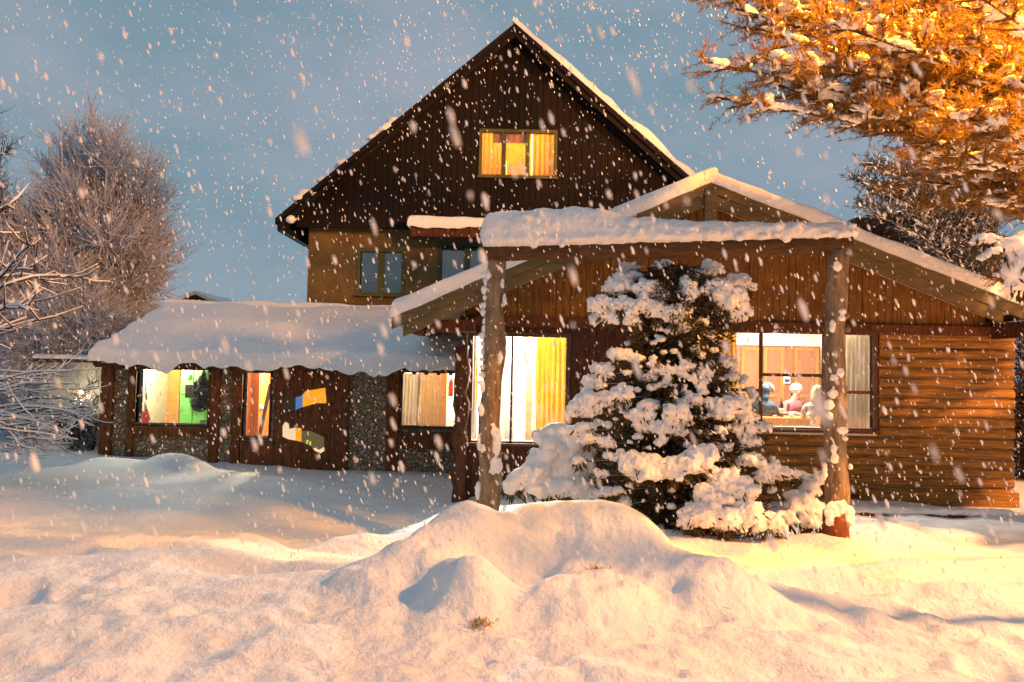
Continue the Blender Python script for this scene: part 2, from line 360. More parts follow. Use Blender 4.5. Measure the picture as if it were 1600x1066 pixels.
# ------------------------------------------------------------------ terrain
MOUNDS = []   # (x, y, rx, ry, h)
def mound(u, v, Y, rx, ry, base):
    p = U(u, v, Y); MOUNDS.append((p.x, Y, rx, ry, p.z-base))
def height(x, y):
    x = np.asarray(x, float); y = np.asarray(y, float)
    far = np.clip(.10-.036*(x+8.2), -.13, .12)*(1-sm(-1.5, .5, x)) + .02*sm(-1.5, .5, x)
    near = .42 + .02*np.sin(x*.8)
    yb0 = 8.5 - .3*sm(1, 5, x) + .35*fbm(x*.7, x*0+2, 2, 3)
    w = 1-sm(yb0-3.0, yb0, y)
    h = far*(1-w)+near*w
    core = (1-sm(13, 16, np.abs(y)+0*x))
    h = h + core*(.055*fbm(x*.55, y*.75, 3, 21)+.018*fbm(x*2.1, y*2.6, 3, 4))
    band = np.exp(-((y-7.4)/1.0)**2)*(1-sm(-2.6, -.6, x))
    h = h + band*(.07*np.maximum(0, fbm(x*1.1+3, y*1.7, 3, 8))+.02)
    for a, b, rx, ry, hh in MOUNDS:
        d = np.sqrt(((x-a)/rx)**2+((y-b)/ry)**2)
        h = h + hh*np.exp(-(d**2.6))
    mm = np.exp(-(((x-.3)/1.6)**2+((y-5.2)/1.0)**2)**2); h = h + mm*(.075*fbm(x*1.9+1, y*2.3, 2, 61)+.03*fbm(x*4.5, y*5, 2, 62))
    for (x0, y0, x1, y1, wd, dp) in GULLY:
        dx, dy = x1-x0, y1-y0; l2 = dx*dx+dy*dy; t = np.clip(((x-x0)*dx+(y-y0)*dy)/l2, 0, 1)
        px = x-(x0+t*dx); py = y-(y0+t*dy)+.05*np.sin(x*4); e = 1-np.abs(2*t-1)**4
        s = py/wd
        h = h - dp*np.exp(-s*s)*e + .35*dp*np.exp(-((s-1.5)**2))*e
    # trampled, dimpled snow near the camera
    nm = (1-sm(4.6, 6.2, y))
    dm = fbm(x*3.0+2, y*3.6, 2, 31)
    h = h - nm*.075*np.clip(dm-.30, 0, 1)*(.30+sm(-1, 2, x)) + nm*.014*fbm(x*7, y*8, 2, 12) + nm*.030*fbm(x*2.3+5, y*2.7, 2, 44)
    return h
def gul(u0, v0, u1, v1, z, wd, dp):
    def hit(u, v):
        d = U(u, v, 1)-EYE; k = (z-CAMZ)/d.z; return EYE+d*k
    a = hit(u0, v0); b = hit(u1, v1); GULLY.append((a.x, a.y, b.x, b.y, wd, dp))
GULLY = []
gul(255, 872, 560, 884, .42, .17, .10); gul(1150, 896, 1660, 926, .42, .15, .10); gul(1430, 880, 1660, 897, .40, .09, .07)
gul(-60, 938, 75, 918, .42, .14, .09); gul(110, 805, 300, 815, .35, .20, .08); gul(150, 838, 330, 850, .38, .15, .08)
gul(250, 800, 520, 806, .30, .2, .07); gul(30, 862, 150, 850, .40, .14, .05)
gul(600, 790, 760, 782, .3, .15, .05)
mound(868, 776, 5.9, .52, .45, .50); mound(985, 812, 5.6, .40, .36, .50); mound(1070, 862, 5.2, .34, .28, .50)
mound(1150, 892, 4.9, .30, .22, .44); mound(705, 812, 5.6, .45, .38, .48); mound(600, 856, 5.15, .38, .34, .46)
mound(760, 800, 5.7, .45, .4, .62); mound(733, 862, 4.72, .27, .30, .47); mound(760, 900, 4.5, .20, .22, .60)
mound(930, 850, 5.0, .45, .40, .60); mound(860, 900, 4.6, .28, .25, .52); mound(690, 850, 5.1, .25, .25, .62)
mound(545, 786, 8.0, .5, .35, .30); mound(690, 775, 8.2, .9, .5, .30)
mound(277, 700, 12.9, .62, .45, .12); mound(150, 716, 13.3, 1.3, .3, .08); mound(800, 760, 8.7, .7, .5, .35)
mound(870, 778, 7.7, .6, .4, .35)
hsh = [(-.42, 4.95), (-.78, 4.95)]
for (u_, v_, Y_, a_, b_) in ((1306, 841, 7.4, .55, .5), (1130, 842, 7.5, .9, .5), (1230, 838, 7.4, .5, .4)):
    p_ = U(u_, v_, Y_); mound(u_, v_, Y_, a_, b_, float(height(np.array([p_.x]), np.array([Y_]))[0]))
xs = np.concatenate([-np.geomspace(160, 7.2, 46), np.linspace(-7, 7, 540), np.geomspace(7.2, 160, 46)])
ys = np.concatenate([np.linspace(-30, 2.2, 26), np.linspace(2.3, 10, 330), np.linspace(10.08, 15, 60), np.geomspace(15.3, 260, 46)])
gx, gy = np.meshgrid(xs, ys, indexing='ij'); gz = height(gx, gy)
ground = ngrid('ground', np.stack([gx, gy, gz], -1), SNOW); ground['kind'] = 'structure'
def gh(x, y): return float(height(np.array([x]), np.array([y]))[0])

# ------------------------------------------------------------------ the lodge
lodge = empty('timber_lodge', (0, 14, 0)); tag(lodge, 'timber and stone lodge with steep dark gable, low snowy wings and lit windows', 'house')
lodge.location = (0, 0, 0)
YW = 11.0; YR = 10.2
pk = U(1110, 285, YR); le = U(613, 498, YR); re = U(1597, 482, YR)
def rake(x):   # underside height of the wing roof boards
    return pk.z+(le.z-pk.z)*(pk.x-x)/(pk.x-le.x) if x < pk.x else pk.z+(re.z-pk.z)*(x-pk.x)/(re.x-pk.x)
# wing openings
W4 = rect(738, 526, 884, 690, YW); W5 = rect(1112, 521, 1365, 668, YW)
cornL = U(722, 600, YW).x; cornR = U(1584, 600, YW).x
band = U(1200, 503, YW).z; bandb = U(1200, 519, YW).z
o_ = MB(); wall_boxes(o_, cornL+.05, cornR-.02, -.4, band, YW+.06, YW+.2, [W4, W5]); o_.build('inner_wall', M['plaster'], lodge)
# log siding, right half and below the big window
mb = MB(); z = U(1450, 800, YW).z - .25; rows = []
while z < bandb-.02:
    h_ = .155; ivs = [(W4[1]+.10, cornR)]
    z0, z1 = z, min(z+h_, bandb)
    ops = [(w[0]-.09, w[1]+.09) for w in (W5,) if z1 > w[2]-.08 and z0 < w[3]+.05]
    segs = [(U(1090, 600, YW).x, cornR + random.uniform(-.01, .03))]
    for a, b in ops:
        segs = [q for s_ in segs for q in ((s_[0], min(s_[1], a)), (max(s_[0], b), s_[1])) if q[1]-q[0] > .02]
    for a, b in segs:
        n_ = max(2, int((b-a)/.25)); jy = random.uniform(-.006, .006); prof = []
        for k in range(9):
            t = PI*k/8; prof.append((-math.sin(t)*.062, (z0+z1)/2 - math.cos(t)*h_/2*.97))
        vs = []; ph = random.random()*9
        for i in range(n_+1):
            x = a+(b-a)*i/n_
            for (dy, zz) in prof: vs.append((x, YW+.055+dy+jy+.006*noise.noise(Vector((x*2, ph, zz*3))), zz+.004*noise.noise(Vector((x*1.5, ph, 0)))))
        mb.add(vs, [(i*9+k, (i+1)*9+k, (i+1)*9+k+1, i*9+k+1) for i in range(n_) for k in range(8)] + [tuple(range(9)), tuple(n_*9+k for k in range(9))[::-1]])
    z += h_
mb.build('log_siding', M['logs'], lodge, smooth=False)
# red-brown upright boards between the two windows
mb = MB(); x = cornL+.08; xe = U(1088, 600, YW).x
while x < xe:
    w_ = random.uniform(.11, .15); x1 = min(x+w_, xe); yo = random.uniform(0, .012)
    op = [(W4[0]-.07, W4[1]+.07, W4[2]-.07, W4[3]+.07)]
    wall_boxes(mb, x, x1-.006, -.3, bandb, YW+.01+yo, YW+.055, op); x = x1
mb.build('upright_boards', M['redplank'], lodge)
# gable planks
mb = MB(); x = le.x+1.0; 
while x < cornR-.05:
    w_ = random.uniform(.10, .14); yo = random.uniform(0, .014)
    a, b = x, min(x+w_-.007, cornR-.05); za, zb = rake(a)-.04, rake(b)-.04
    if min(za, zb) > band+.02: mb.prism([(a, band), (b, band), (b, zb), (a, za)], YW+.02+yo, YW+.10)
    x += w_
mb.build('gable_boards', M['gplank'], lodge)
mb = MB(); xa, xb = le.x+1.05, cornR-.1; mb.prism([(xa, band-.02), (xb, band-.02), (xb, rake(xb)-.08), (pk.x, pk.z-.1), (xa, rake(xa)-.08)], YW+.203, YW+.22); mb.build('gable_backing', M['dark'], lodge)  # added behind the boards to stop room light leaking through
mb = MB(); mb.box(cornL-.05, cornR+.04, YW-.05, YW+.19, bandb, band-.003); mb.build('tie_beam', M['darkbeam'], lodge, bevel=.01)
mb = MB(); mb.box(U(1340, 780, YW).x, cornR+.04, YW-.06, YW+.05, -.4, U(1500, 768, YW).z+.0); mb.build('base_board', M['logs'], lodge, bevel=.01)
# side and back walls of the wing
mb = MB(); mb.box(cornR-.16, cornR, YW+.21, 16.4, -.4, rake(cornR)-.05); mb.box(cornL, cornL+.14, YW+.3, 16.4, -.4, rake(cornL)-.05)
mb.each('side_wall', M['logs'], lodge)
# corner post (rough trunk)
mb = MB(); cx = U(722, 600, YW).x
pts = [Vector((cx+.02*math.sin(k*1.7), YW-.10, -.2+k*.18)) for k in range(15)]; pts = [p for p in pts if p.z < rake(cx)-.12]
mb.tube(pts, [.115+.02*math.sin(k*2.3) for k in range(len(pts))], 12, .05); mb.build('corner_post', M['darkbeam'], lodge, True)
# roof
mb = MB(); th = .07
def rp_(x, z, y0, y1): pass
mb.prism([(le.x, le.z), (pk.x, pk.z), (pk.x, pk.z-th), (le.x, le.z-th)], YR+.05, 16.45)
mb.prism([(pk.x+.001, pk.z), (re.x, re.z), (re.x, re.z-th), (pk.x+.001, pk.z-th)], YR+.05, 16.45)
roofw = mb.build('wing_roof', M['cream'], lodge)
mb = MB()
for (a, b, s_) in ((le, pk, 1), (pk, re, 1)):
    # two stacked fascia boards
    n_ = Vector((0,0,-1)); x0, x1 = a.x, b.x
    def zz(x): return a.z+(b.z-a.z)*(x-a.x)/(b.x-a.x)
    e = .0015 if a is pk else 0
    mb.prism([(x0+e, zz(x0)+.02), (x1, zz(x1)+.02), (x1, zz(x1)-.15), (x0+e, zz(x0)-.15)], YR-.03, YR+.03)
    xi0 = x0+e+(.16 if a is le else 0); xi1 = x1-(.28 if b is re else 0)
    mb.prism([(xi0, zz(xi0)-.153), (xi1, zz(xi1)-.153), (xi1, zz(xi1)-.33), (xi0, zz(xi0)-.33)], YR-.005, YR+.05)
mb.each('fascia', M['fascia'], roofw)
mb = MB(); mb.box(pk.x-.09, pk.x+.09, YR-.05, YR+.07, pk.z-.62, pk.z-.10); mb.box(pk.x-.13, pk.x+.13, YR+.0, YW, pk.z-.80, pk.z-.63)
mb.each('king_post', M['fascia'], roofw, bevel=.008)
mb = MB()
for xx in (le.x+.33, le.x+.55, cornR-.3): mb.box(xx-.06, xx+.06, YR+.06, YW+.1, rake(xx)-.36, rake(xx)-.12)
mb.box(le.x+.45, cornL+.2, YR+.3, YW-.02, rake(le.x+.6)-.42, rake(le.x+.6)-.25)
mb.each('purlin', M['darkbeam'], roofw, bevel=.01)
mb = MB(); mb.box(re.x+.02, re.x+.14, YR+.1, 16, re.z-.16, re.z-.05); mb.build('gutter', M['gutter'], roofw)
tt = .225
slab('snow_layer', (le.x-.03, YR-.07, le.z+.02), (pk.x+.10, YR-.07, pk.z+.03), (pk.x+.10, 16.4, pk.z+.03), (le.x-.03, 16.4, le.z+.02), tt+.02, .13, roofw, 3, hang=.02, nz=.10)
slab('snow_layer', (pk.x-.10, YR-.071, pk.z+.03), (re.x+.06, YR-.071, re.z+.02), (re.x+.06, 16.4, re.z+.02), (pk.x-.10, 16.4, pk.z+.03), tt-.005, .12, roofw, 5, hang=.02, nz=.10)

def window(r, Y, cols, rows, frm, depth=.12, fw=.05, bar_=.035, pane=GLASS, name='window', sill=True, rowz=None, label=None):
    x0, x1, z0, z1 = r
    w = empty(name, (0,0,0)); w.parent = lodge
    if label: w['label'] = label
    mb = MB(); e = .002
    mb.box(x0-fw, x0, Y-.02, Y+depth, z0, z1); mb.box(x1, x1+fw, Y-.02, Y+depth, z0, z1)
    mb.box(x0-fw, x1+fw, Y-.021, Y+depth, z1, z1+fw); mb.box(x0-fw, x1+fw, Y-.021, Y+depth, z0-fw, z0)
    cxs = [x0+(x1-x0)*c for c in cols]
    for c in cxs: mb.box(c-bar_/2, c+bar_/2, Y+.03, Y+.08, z0, z1)
    ed = [x0]+cxs+[x1]
    for i in range(len(ed)-1):
        for rz in (rows[i] if rows else []):
            zz = z0+(z1-z0)*rz; a = ed[i]+(bar_/2 if i else 0); b = ed[i+1]-(bar_/2 if i < len(ed)-2 else 0)
            mb.box(a, b, Y+.033, Y+.077, zz-bar_/2, zz+bar_/2)
    mb.build('frame', frm, w, bevel=.004)
    for i in range(len(ed)-1):
        mb = MB(); mb.box(ed[i]+.002, ed[i+1]-.002, Y+.052, Y+.058, z0+.002, z1-.002); mb.build('pane', pane, w)
    if sill:
        mb = MB(); mb.box(x0-fw-.03, x1+fw+.03, Y-.09, Y-.022, z0-fw-.02, z0-fw+.03); mb.build('sill', frm, w, bevel=.006)
    return w
window(W4, YW+.0, [.42], None, M['frame'], fw=.055, label='tall bright window with one upright bar behind the left porch post')
window(W5, YW+.0, [.31, .695], [[.385], [.555], [.385]], M['frame'], fw=.05, bar_=.05, label='wide window of six panes behind the right porch post')

# --- annex (low stone wing on the left)
YA = 14.0
W1 = rect(212, 578, 325, 663, YA); W2 = rect(378, 583, 421, 683, YA); W3 = rect(626, 583, 716, 667, YA)
AX0 = U(157, 640, YA).x; AX1 = cornL+.3; eavez = U(430, 572, YA).z+.10
DR = rect(428, 572, 532, 745, YA)
mb = MB(); wall_boxes(mb, AX0, AX1, -.5, eavez, YA+.02, YA+.28, [W1, W2, W3]); mb.build('stone_wall', M['stone'], lodge)
mb = MB()
def post(u0, u1, v0=560, v1=760, d=.05):
    a = rect(u0, v0, u1, v1, YA); mb.box(a[0], a[1], YA-d, YA+.018, a[2], a[3])
post(157, 176, d=.06); post(199, 209); post(328, 343); post(362, 376, d=.06); post(604, 623, d=.06); post(531, 545)
a = rect(176, 567, 199, 578, YA); mb.box(AX0, rect(362,0,380,9,YA)[0]-.005, YA-.045, YA+.017, U(280, 576, YA).z, U(280, 563, YA).z)
a = rect(199, 667, 328, 682, YA); mb.box(a[0], a[1], YA-.07, YA+.016, a[2], a[3])
a = rect(623, 676, 712, 700, YA); mb.box(a[0], a[1], YA-.07, YA+.016, a[2], a[3])
mb.box(U(376, 570, YA).x+.003, AX1, YA-.045, YA+.016, U(500, 577, YA).z, U(500, 560, YA).z)
mb.each('wall_timber', M['annextimber'], lodge, bevel=.012)
mb = MB(); a = rect(376, 690, 428, 750, YA); mb.box(a[0]+.01, a[1]-.01, YA-.05, YA+.017, a[2], a[3]); 
mb.build('low_panel', M['annextimber'], lodge, bevel=.01)
window(W1, YA, [], None, M['frame'], fw=.04, depth=.26, sill=False, label='low window with green lockers inside')
window(W2, YA, [], None, M['frame'], fw=.04, depth=.26, sill=False, label='narrow window with honey timber inside')
window(W3, YA, [], None, M['frame'], fw=.04, depth=.26, sill=False, label='low window with pale curtains and a red cylinder inside')
# door with two warped glass inlays, room light put into their glowing colours
door = empty('door'); door.parent = lodge
mb = MB(); x = DR[0]
while x < DR[1]-.01:
    x1 = min(x+.19, DR[1]); mb.box(x, x1-.006, YA-.03-random.uniform(0,.008), YA+.018, -.45, DR[3]-.02); x = x1
mb.build('door_leaf', M['annextimber'], door, bevel=.006)
def inlay(pts, m, y=.055, nm='pane'):
    mb = MB(); P = [U(u, v, YA) for u, v in pts]; mb.prism([(p.x, p.z) for p in P], YA-y, YA-.035); return mb.build(nm, m, door)
eG = emit('pane_glow_olive', (.16,.12,.05), .9); eB = emit('pane_glow_blue', (.10,.22,.50), .9); eO = emit('pane_glow_amber', (1,.40,.02), 1.0); eW = emit('pane_glow_warm_white', (1,.72,.42), .95); eD = emit('pane_glow_dark', (.035,.03,.02), 1)
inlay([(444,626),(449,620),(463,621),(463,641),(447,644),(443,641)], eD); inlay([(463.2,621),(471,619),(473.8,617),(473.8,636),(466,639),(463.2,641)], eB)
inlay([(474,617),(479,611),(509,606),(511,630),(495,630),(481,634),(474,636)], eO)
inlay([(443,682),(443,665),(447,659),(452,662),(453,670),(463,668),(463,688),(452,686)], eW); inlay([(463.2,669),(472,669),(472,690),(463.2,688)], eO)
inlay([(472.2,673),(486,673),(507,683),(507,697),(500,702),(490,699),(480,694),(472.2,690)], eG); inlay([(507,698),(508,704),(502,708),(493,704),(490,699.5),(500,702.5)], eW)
mb = MB()
for (u, v) in ((481, 693), (486, 695)):
    p = U(u, v, YA); mb.box(p.x-.018, p.x+.018, YA-.062, YA-.056, p.z, p.z+.07)
mb.build('handle', emit('lime_reflection', (.7,.9,.08), .8), door)  # lime glints painted as glowing marks on the pane, no handle
# side wall & gable end of the annex
mb = MB(); mb.box(AX0, AX0+.2, YA+.29, 18.8, -.5, eavez); mb.box(AX0, AX1, 18.81, 19, -.5, eavez)
mb.each('annex_side_wall', M['concrete'], lodge)
rz = U(350, 489, 16.3).z; ez = eavez+.02
yE = YA-.45; zE = ez-.12
mb = MB(); vs = [(AX0+.08, yE, zE), (AX1+.1, yE, zE), (AX1+.1, 16.3, rz), (AX0+.08, 16.3, rz), (AX1+.1, 19.4, ez-.3), (AX0+.08, 19.4, ez-.3)]
vs += [(p[0], p[1], p[2]-.06) for p in vs]
mb.add(vs, [(0,1,2,3), (3,2,4,5), (6,9,8,7), (9,11,10,8), (0,6,7,1), (1,7,8,2), (2,8,10,4), (0,3,9,6), (3,5,11,9), (5,4,10,11)])
roofa = mb.build('annex_roof', M['darkbeam'], lodge)
slab('snow_layer', (AX0+.02, yE-.10, zE+.02), (cornL-.15, yE-.14, zE+.02), (cornL-.15, 16.35, rz+.02), (AX0+.02, 16.35, rz+.02), .22, .14, roofa, 9, hang=.15, nz=.16, step=.08, bulge=.06)
slab('snow_layer', (AX0+.02, 16.25, rz+.02), (cornL+.2, 16.25, rz+.02), (cornL+.2, 19.5, ez-.28), (AX0+.02, 19.5, ez-.28), .30, .12, roofa, 12, nz=.12, step=.15)
mb = MB()
for k in range(30):
    x = AX0+.14+k*.235; mb.bar((x, yE+.02, zE-.075), (x, YA+.1, zE+.1-.02), .07, .07)
mb.each('rafter_end', M['darkbeam'], roofa)
# --- tower with the steep dark gable
YT = 16.5
tp = U(805, 50, YT); tl = U(440, 347, YT); slope = (tp.z-tl.z)/(tp.x-tl.x); trx = tp.x+(tp.x-tl.x)*1.02; trz = tl.z
def trake(x): return tp.z-abs(x-tp.x)*slope
TX0 = U(481, 420, YT+.4).x; TX1 = tp.x+(tp.x-TX0)
gz0 = U(560, 356, YT).z
WG = rect(753, 207, 866, 274, YT)
mb = MB(); x = tl.x+.35
while x < trx-.35:
    w_ = random.uniform(.13, .18); a, b = x, x+w_-.010; yo = random.uniform(0, .03)
    za, zb = trake(a)-.05, trake(b)-.05
    if min(za, zb) > gz0+.02:
        if b > WG[0]-.06 and a < WG[1]+.06:
            mb.prism([(a, gz0), (b, gz0), (b, WG[2]-.06), (a, WG[2]-.06)], YT+yo, YT+.10)
            mb.prism([(a, WG[3]+.06), (b, WG[3]+.06), (b, zb), (a, za)], YT+yo, YT+.10)
        else: mb.prism([(a, gz0), (b, gz0), (b, zb), (a, za)], YT+yo, YT+.10)
    x += w_
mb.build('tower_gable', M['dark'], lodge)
mb = MB(); wall_boxes(mb, WG[0]-.7, WG[1]+.7, gz0+.01, WG[3]+.9, YT+.102, YT+.125, [(WG[0]-.03, WG[1]+.03, WG[2]-.03, WG[3]+.03)]); mb.build('gable_backing', M['dark'], lodge)  # added round the gable window to block light slits between boards
window(WG, YT+.0, [.30, .63], None, M['oliveframe'], fw=.07, bar_=.10, depth=.12, label='three light gable window with yellow curtains')
WU = rect(563, 394, 627, 457, YT+.4); WV = rect(690, 386, 800, 450, YT+.4)
mb = MB(); wall_boxes(mb, TX0, TX1, 2.4, gz0+.3, YT+.4, YT+.6, [WU, WV]); mb.build('tower_wall', M['stucco'], lodge)
mb = MB(); mb.box(TX0, TX0+.2, YT+.61, 26, 2.0, gz0+.3); mb.box(TX1-.2, TX1, YT+.61, 26, 2.0, gz0+.3); mb.box(TX0, TX1, 26.01, 26.2, 2, gz0+.3)
mb.prism([(TX0, gz0+.3), (TX1, gz0+.3), (tp.x, tp.z-.3)], 26, 26.2); mb.box(TX0, TX1, YT+.39+.3, 25.9, gz0+.02, gz0+.10)
mb.each('tower_side_wall', M['stucco'], lodge)
window(WU, YT+.4, [.5], None, M['oliveframe'], fw=.09, bar_=.16, pane=GLASSD, label='unlit upstairs window with grey curtains')
window(WV, YT+.4, [.36], None, M['greenframe'], fw=.10, bar_=.14, pane=GLASSD, label='upstairs window with a teal curtain under the small snowy ledge')
mb = MB(); t_ = .14
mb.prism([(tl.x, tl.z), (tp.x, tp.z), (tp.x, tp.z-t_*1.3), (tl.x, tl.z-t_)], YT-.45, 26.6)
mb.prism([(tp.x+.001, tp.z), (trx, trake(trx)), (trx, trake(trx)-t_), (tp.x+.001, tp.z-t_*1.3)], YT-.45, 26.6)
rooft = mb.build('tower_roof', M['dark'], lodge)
mb = MB()
for sx in (-1, 1):
    for k in range(2):
        x1 = tp.x + sx*(tp.x-tl.x-.05); e = .001*sx
        o1 = .17*k; mb.prism([(tp.x+e, tp.z-.02-o1), (x1, trake(x1)-.02-o1), (x1, trake(x1)-.15-o1), (tp.x+e, tp.z-.15-o1)], YT-.49+.05*k, YT-.455+.05*k)
mb.each('barge_board', M['dark'], rooft)
mb = MB(); mb.box(tl.x+.05, tl.x+.22, YT-.4, 26, tl.z-.30, tl.z-.17); mb.build('gutter', M['gutter'], rooft)
slab('snow_layer', (tp.x-.06, YT-.52, tp.z+.01), (trx, YT-.52, trake(trx)+.01), (trx, 26.5, trake(trx)+.01), (tp.x-.06, 26.5, tp.z+.01), .20, .10, rooft, 15, nz=.35, step=.12)
slab('snow_layer', (tl.x+.02, YT-.25, tl.z+.01), (tp.x+.05, YT-.25, tp.z+.01), (tp.x+.05, 26.5, tp.z+.01), (tl.x+.02, 26.5, tl.z+.01), .06, .10, rooft, 17, nz=.7, step=.12)
els = []
for k in range(26):
    t = random.choice([random.uniform(.28, .5), random.uniform(.0, .5), random.uniform(.05, .2)]); x = tl.x+(tp.x-tl.x)*t
    els.append(((x, YT-.40+random.uniform(0,.2), trake(x)+.02), (random.uniform(.12,.26), .13, random.uniform(.05,.10))))
els.append(((tl.x+.35, YT-.42, tl.z-.02), (.12,.10,.10)))
blobs('snow_patch', els, SNOWS, rooft, .03)
# flashing where the tower meets the annex roof, ledge roof over the upstairs window
mb = MB(); a = rect(452, 483, 640, 494, YT+.2); mb.box(a[0], a[1]+3, YT-.02, YT+.39, a[2]-.05, a[3]); mb.build('flashing', M['dark'], lodge, bevel=.01)
lx0, lx1, lz0, lz1 = rect(642, 356, 930, 372, YT-.5)
mb = MB(); mb.box(lx0, lx1, YT-.5, YT-.03, lz0, lz1); ledge = mb.build('ledge_roof', M['darkbeam'], lodge, bevel=.01)
slab('snow_layer', (lx0-.08, YT-.6, lz1+.003), (lx1, YT-.6, lz1+.003), (lx1, YT-.04, lz1+.003), (lx0-.08, YT-.04, lz1+.003), .24, .14, ledge, 19, nz=.1, hang=.05)

# interior shells
def room(x0, x1, y0, y1, z0, z1, m, side=None):
    mb = MB(); mb.box(x0, x1, y1, y1+.06, z0, z1); mb.build('room_back_wall', m, lodge)
    mb = MB(); mb.box(x0-.06, x0-.001, y0, y1+.06, z0, z1); mb.box(x1+.001, x1+.06, y0, y1+.06, z0, z1); mb.each('room_side_wall', side or m, lodge)
    mb = MB(); mb.box(x0-.06, x1+.06, y0, y1+.06, z1+.001, z1+.06); mb.build('room_ceiling', M['white'], lodge)
    mb = MB(); mb.box(x0-.06, x1+.06, y0, y1+.06, z0-.06, z0-.001); mb.build('room_floor', M['floor'], lodge)
FLW = .52
r5x0 = U(1050, 600, YW).x; r5x1 = cornR-.5
room(r5x0, r5x1, YW+.21, 14.6, FLW, 2.86, M['cab'], M['plaster'])
room(cornL+.2, U(1010, 600, YW).x, YW+.21, 13.4, .35, 2.86, M['white'])
room(W1[0]-.3, W1[1]+.3, YA+.29, 16.6, .0, 2.2, M['cream'], M['cream'])
room(W2[0]-.1, W2[1]+.3, YA+.29, 16.4, .0, 2.2, M['pine'], M['pine'])
room(W3[0]-.3, min(W3[1]+.3, AX1-.1), YA+.29, 16.4, .0, 2.2, M['plaster'])
room(WG[0]-.4, WG[1]+.4, YT+.13, 18.3, WG[2]-.6, WG[3]+.5, M['cream'])
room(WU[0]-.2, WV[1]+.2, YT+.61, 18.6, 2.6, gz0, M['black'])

def lamp(label, x, y, z, e, col, em=8, size=.06):
    o = empty('ceiling_lamp', (x, y, z)); tag(o, label, 'lamp')
    mb = MB(); mb.ell((0,0,0), (.11,.11,.05), 14, 8); s = mb.build('lamp_shade', emit('lamp_glow', col, em), o, True)
    mb = MB(); mb.lathe([(.05,.045),(.05,.07),(.01,.07),(.01,.11)], n=12); mb.build('mount', M['steel'], o)
    light('bulb', 'POINT', (0,0,-.12), e, col, size, o); return o
WW = (1,.80,.56)
lx = U(1213, 524, 12.2); lamp('bright white ceiling lamp over the dining table in the six pane window', lx.x, 12.2, 2.75, 460, (1,.86,.70), 14)
lamp('white ceiling lamp inside the tall bright window', W4[0]+.7, 12.2, 2.72, 1300, (1,.88,.72), 10)
p = U(262, 610, 14.75); lamp('glowing lamp in the room with green lockers', p.x, 14.75, 2.08, 150, (1,.88,.62), 8)
lamp('lamp in the narrow timber lined room', (W2[0]+W2[1])/2+.1, 15.3, 2.05, 260, (1,.80,.5), 6)
lamp('lamp in the room with pale curtains and red extinguisher', (W3[0]+W3[1])/2, 15.4, 2.02, 340, WW, 6)
lamp('attic lamp behind the yellow curtained gable window', (WG[0]+WG[1])/2-.1, 17.5, WG[3]+.28, 420, (1,.80,.40), 6)

def curtain(label, u0, u1, v0, v1, Y, m, waves=8, amp=.03, lean=0, scallop=0, group=None):
    a = rect(u0, v0, u1, v1, Y); n_ = int(waves*8); nz_ = 14; P = np.zeros((n_+1, nz_+1, 3))
    for i in range(n_+1):
        for j in range(nz_+1):
            s = i/n_; t = j/nz_; x = a[0]+(a[1]-a[0])*s + lean*(1-t)*.5; z = a[2]+(a[3]-a[2])*t
            P[i, j] = (x + .006*math.sin(t*7+i), Y+amp*math.sin(s*waves*2*PI)*(1.1-.4*t)+.01*math.sin(t*5+s*9), z)
            if scallop and j == 0: P[i, j, 2] += scallop*abs(math.sin(s*waves*PI))
    o = ngrid('curtain', P, m); so = o.modifiers.new('t', 'SOLIDIFY'); so.thickness = .004
    tag(o, label, 'curtain', group); return o
curtain('yellow curtain at the right side of the tall bright window', 838, 886, 522, 694, YW+.30, M['curtY'], 6)
curtain('thin yellow curtain edge at the left of the tall bright window', 736, 746, 522, 694, YW+.30, M['curtY'], 2)
curtain('yellow curtain at the left of the six pane window', 1108, 1151, 520, 672, YW+.30, M['curtY'], 6)
curtain('pale greenish curtain at the right of the six pane window', 1322, 1370, 520, 672, YW+.30, M['curtW'], 7)
curtain('white pleated curtain at the left of the low right window', 628, 656, 583, 672, YA+.36, M['curtW'], 5, lean=-.06)
curtain('cream patterned curtain in the middle of the low right window', 654, 690, 583, 668, YA+.45, M['curtC'], 6, amp=.015)
curtain('yellow curtain in the left light of the gable window', 750, 792, 205, 276, YT+.22, M['curtY'], 6)
curtain('yellow curtain in the middle light of the gable window', 792, 830, 205, 276, YT+.22, M['curtY'], 4, amp=.015)
curtain('scalloped amber valance across the top of the gable window', 770, 828, 203, 225, YT+.17, M['pine'], 6, amp=.012, scallop=.05)
curtain('plain yellow curtain in the right light of the gable window', 832, 870, 205, 276, YT+.22, M['curtY'], 5)
curtain('grey net curtain in the left light of the unlit upstairs window', 562, 592, 393, 440, YT+.52, M['curtG'], 4, amp=.012)
curtain('grey net curtain in the right light of the unlit upstairs window', 598, 628, 393, 440, YT+.52, M['curtG'], 4, amp=.012)
curtain('grey net curtain beside the teal curtain upstairs', 690, 724, 385, 452, YT+.52, M['curtG'], 4, amp=.012)
curtain('teal curtain in the upstairs window', 730, 800, 385, 452, YT+.52, M['curtT'], 5, amp=.02)

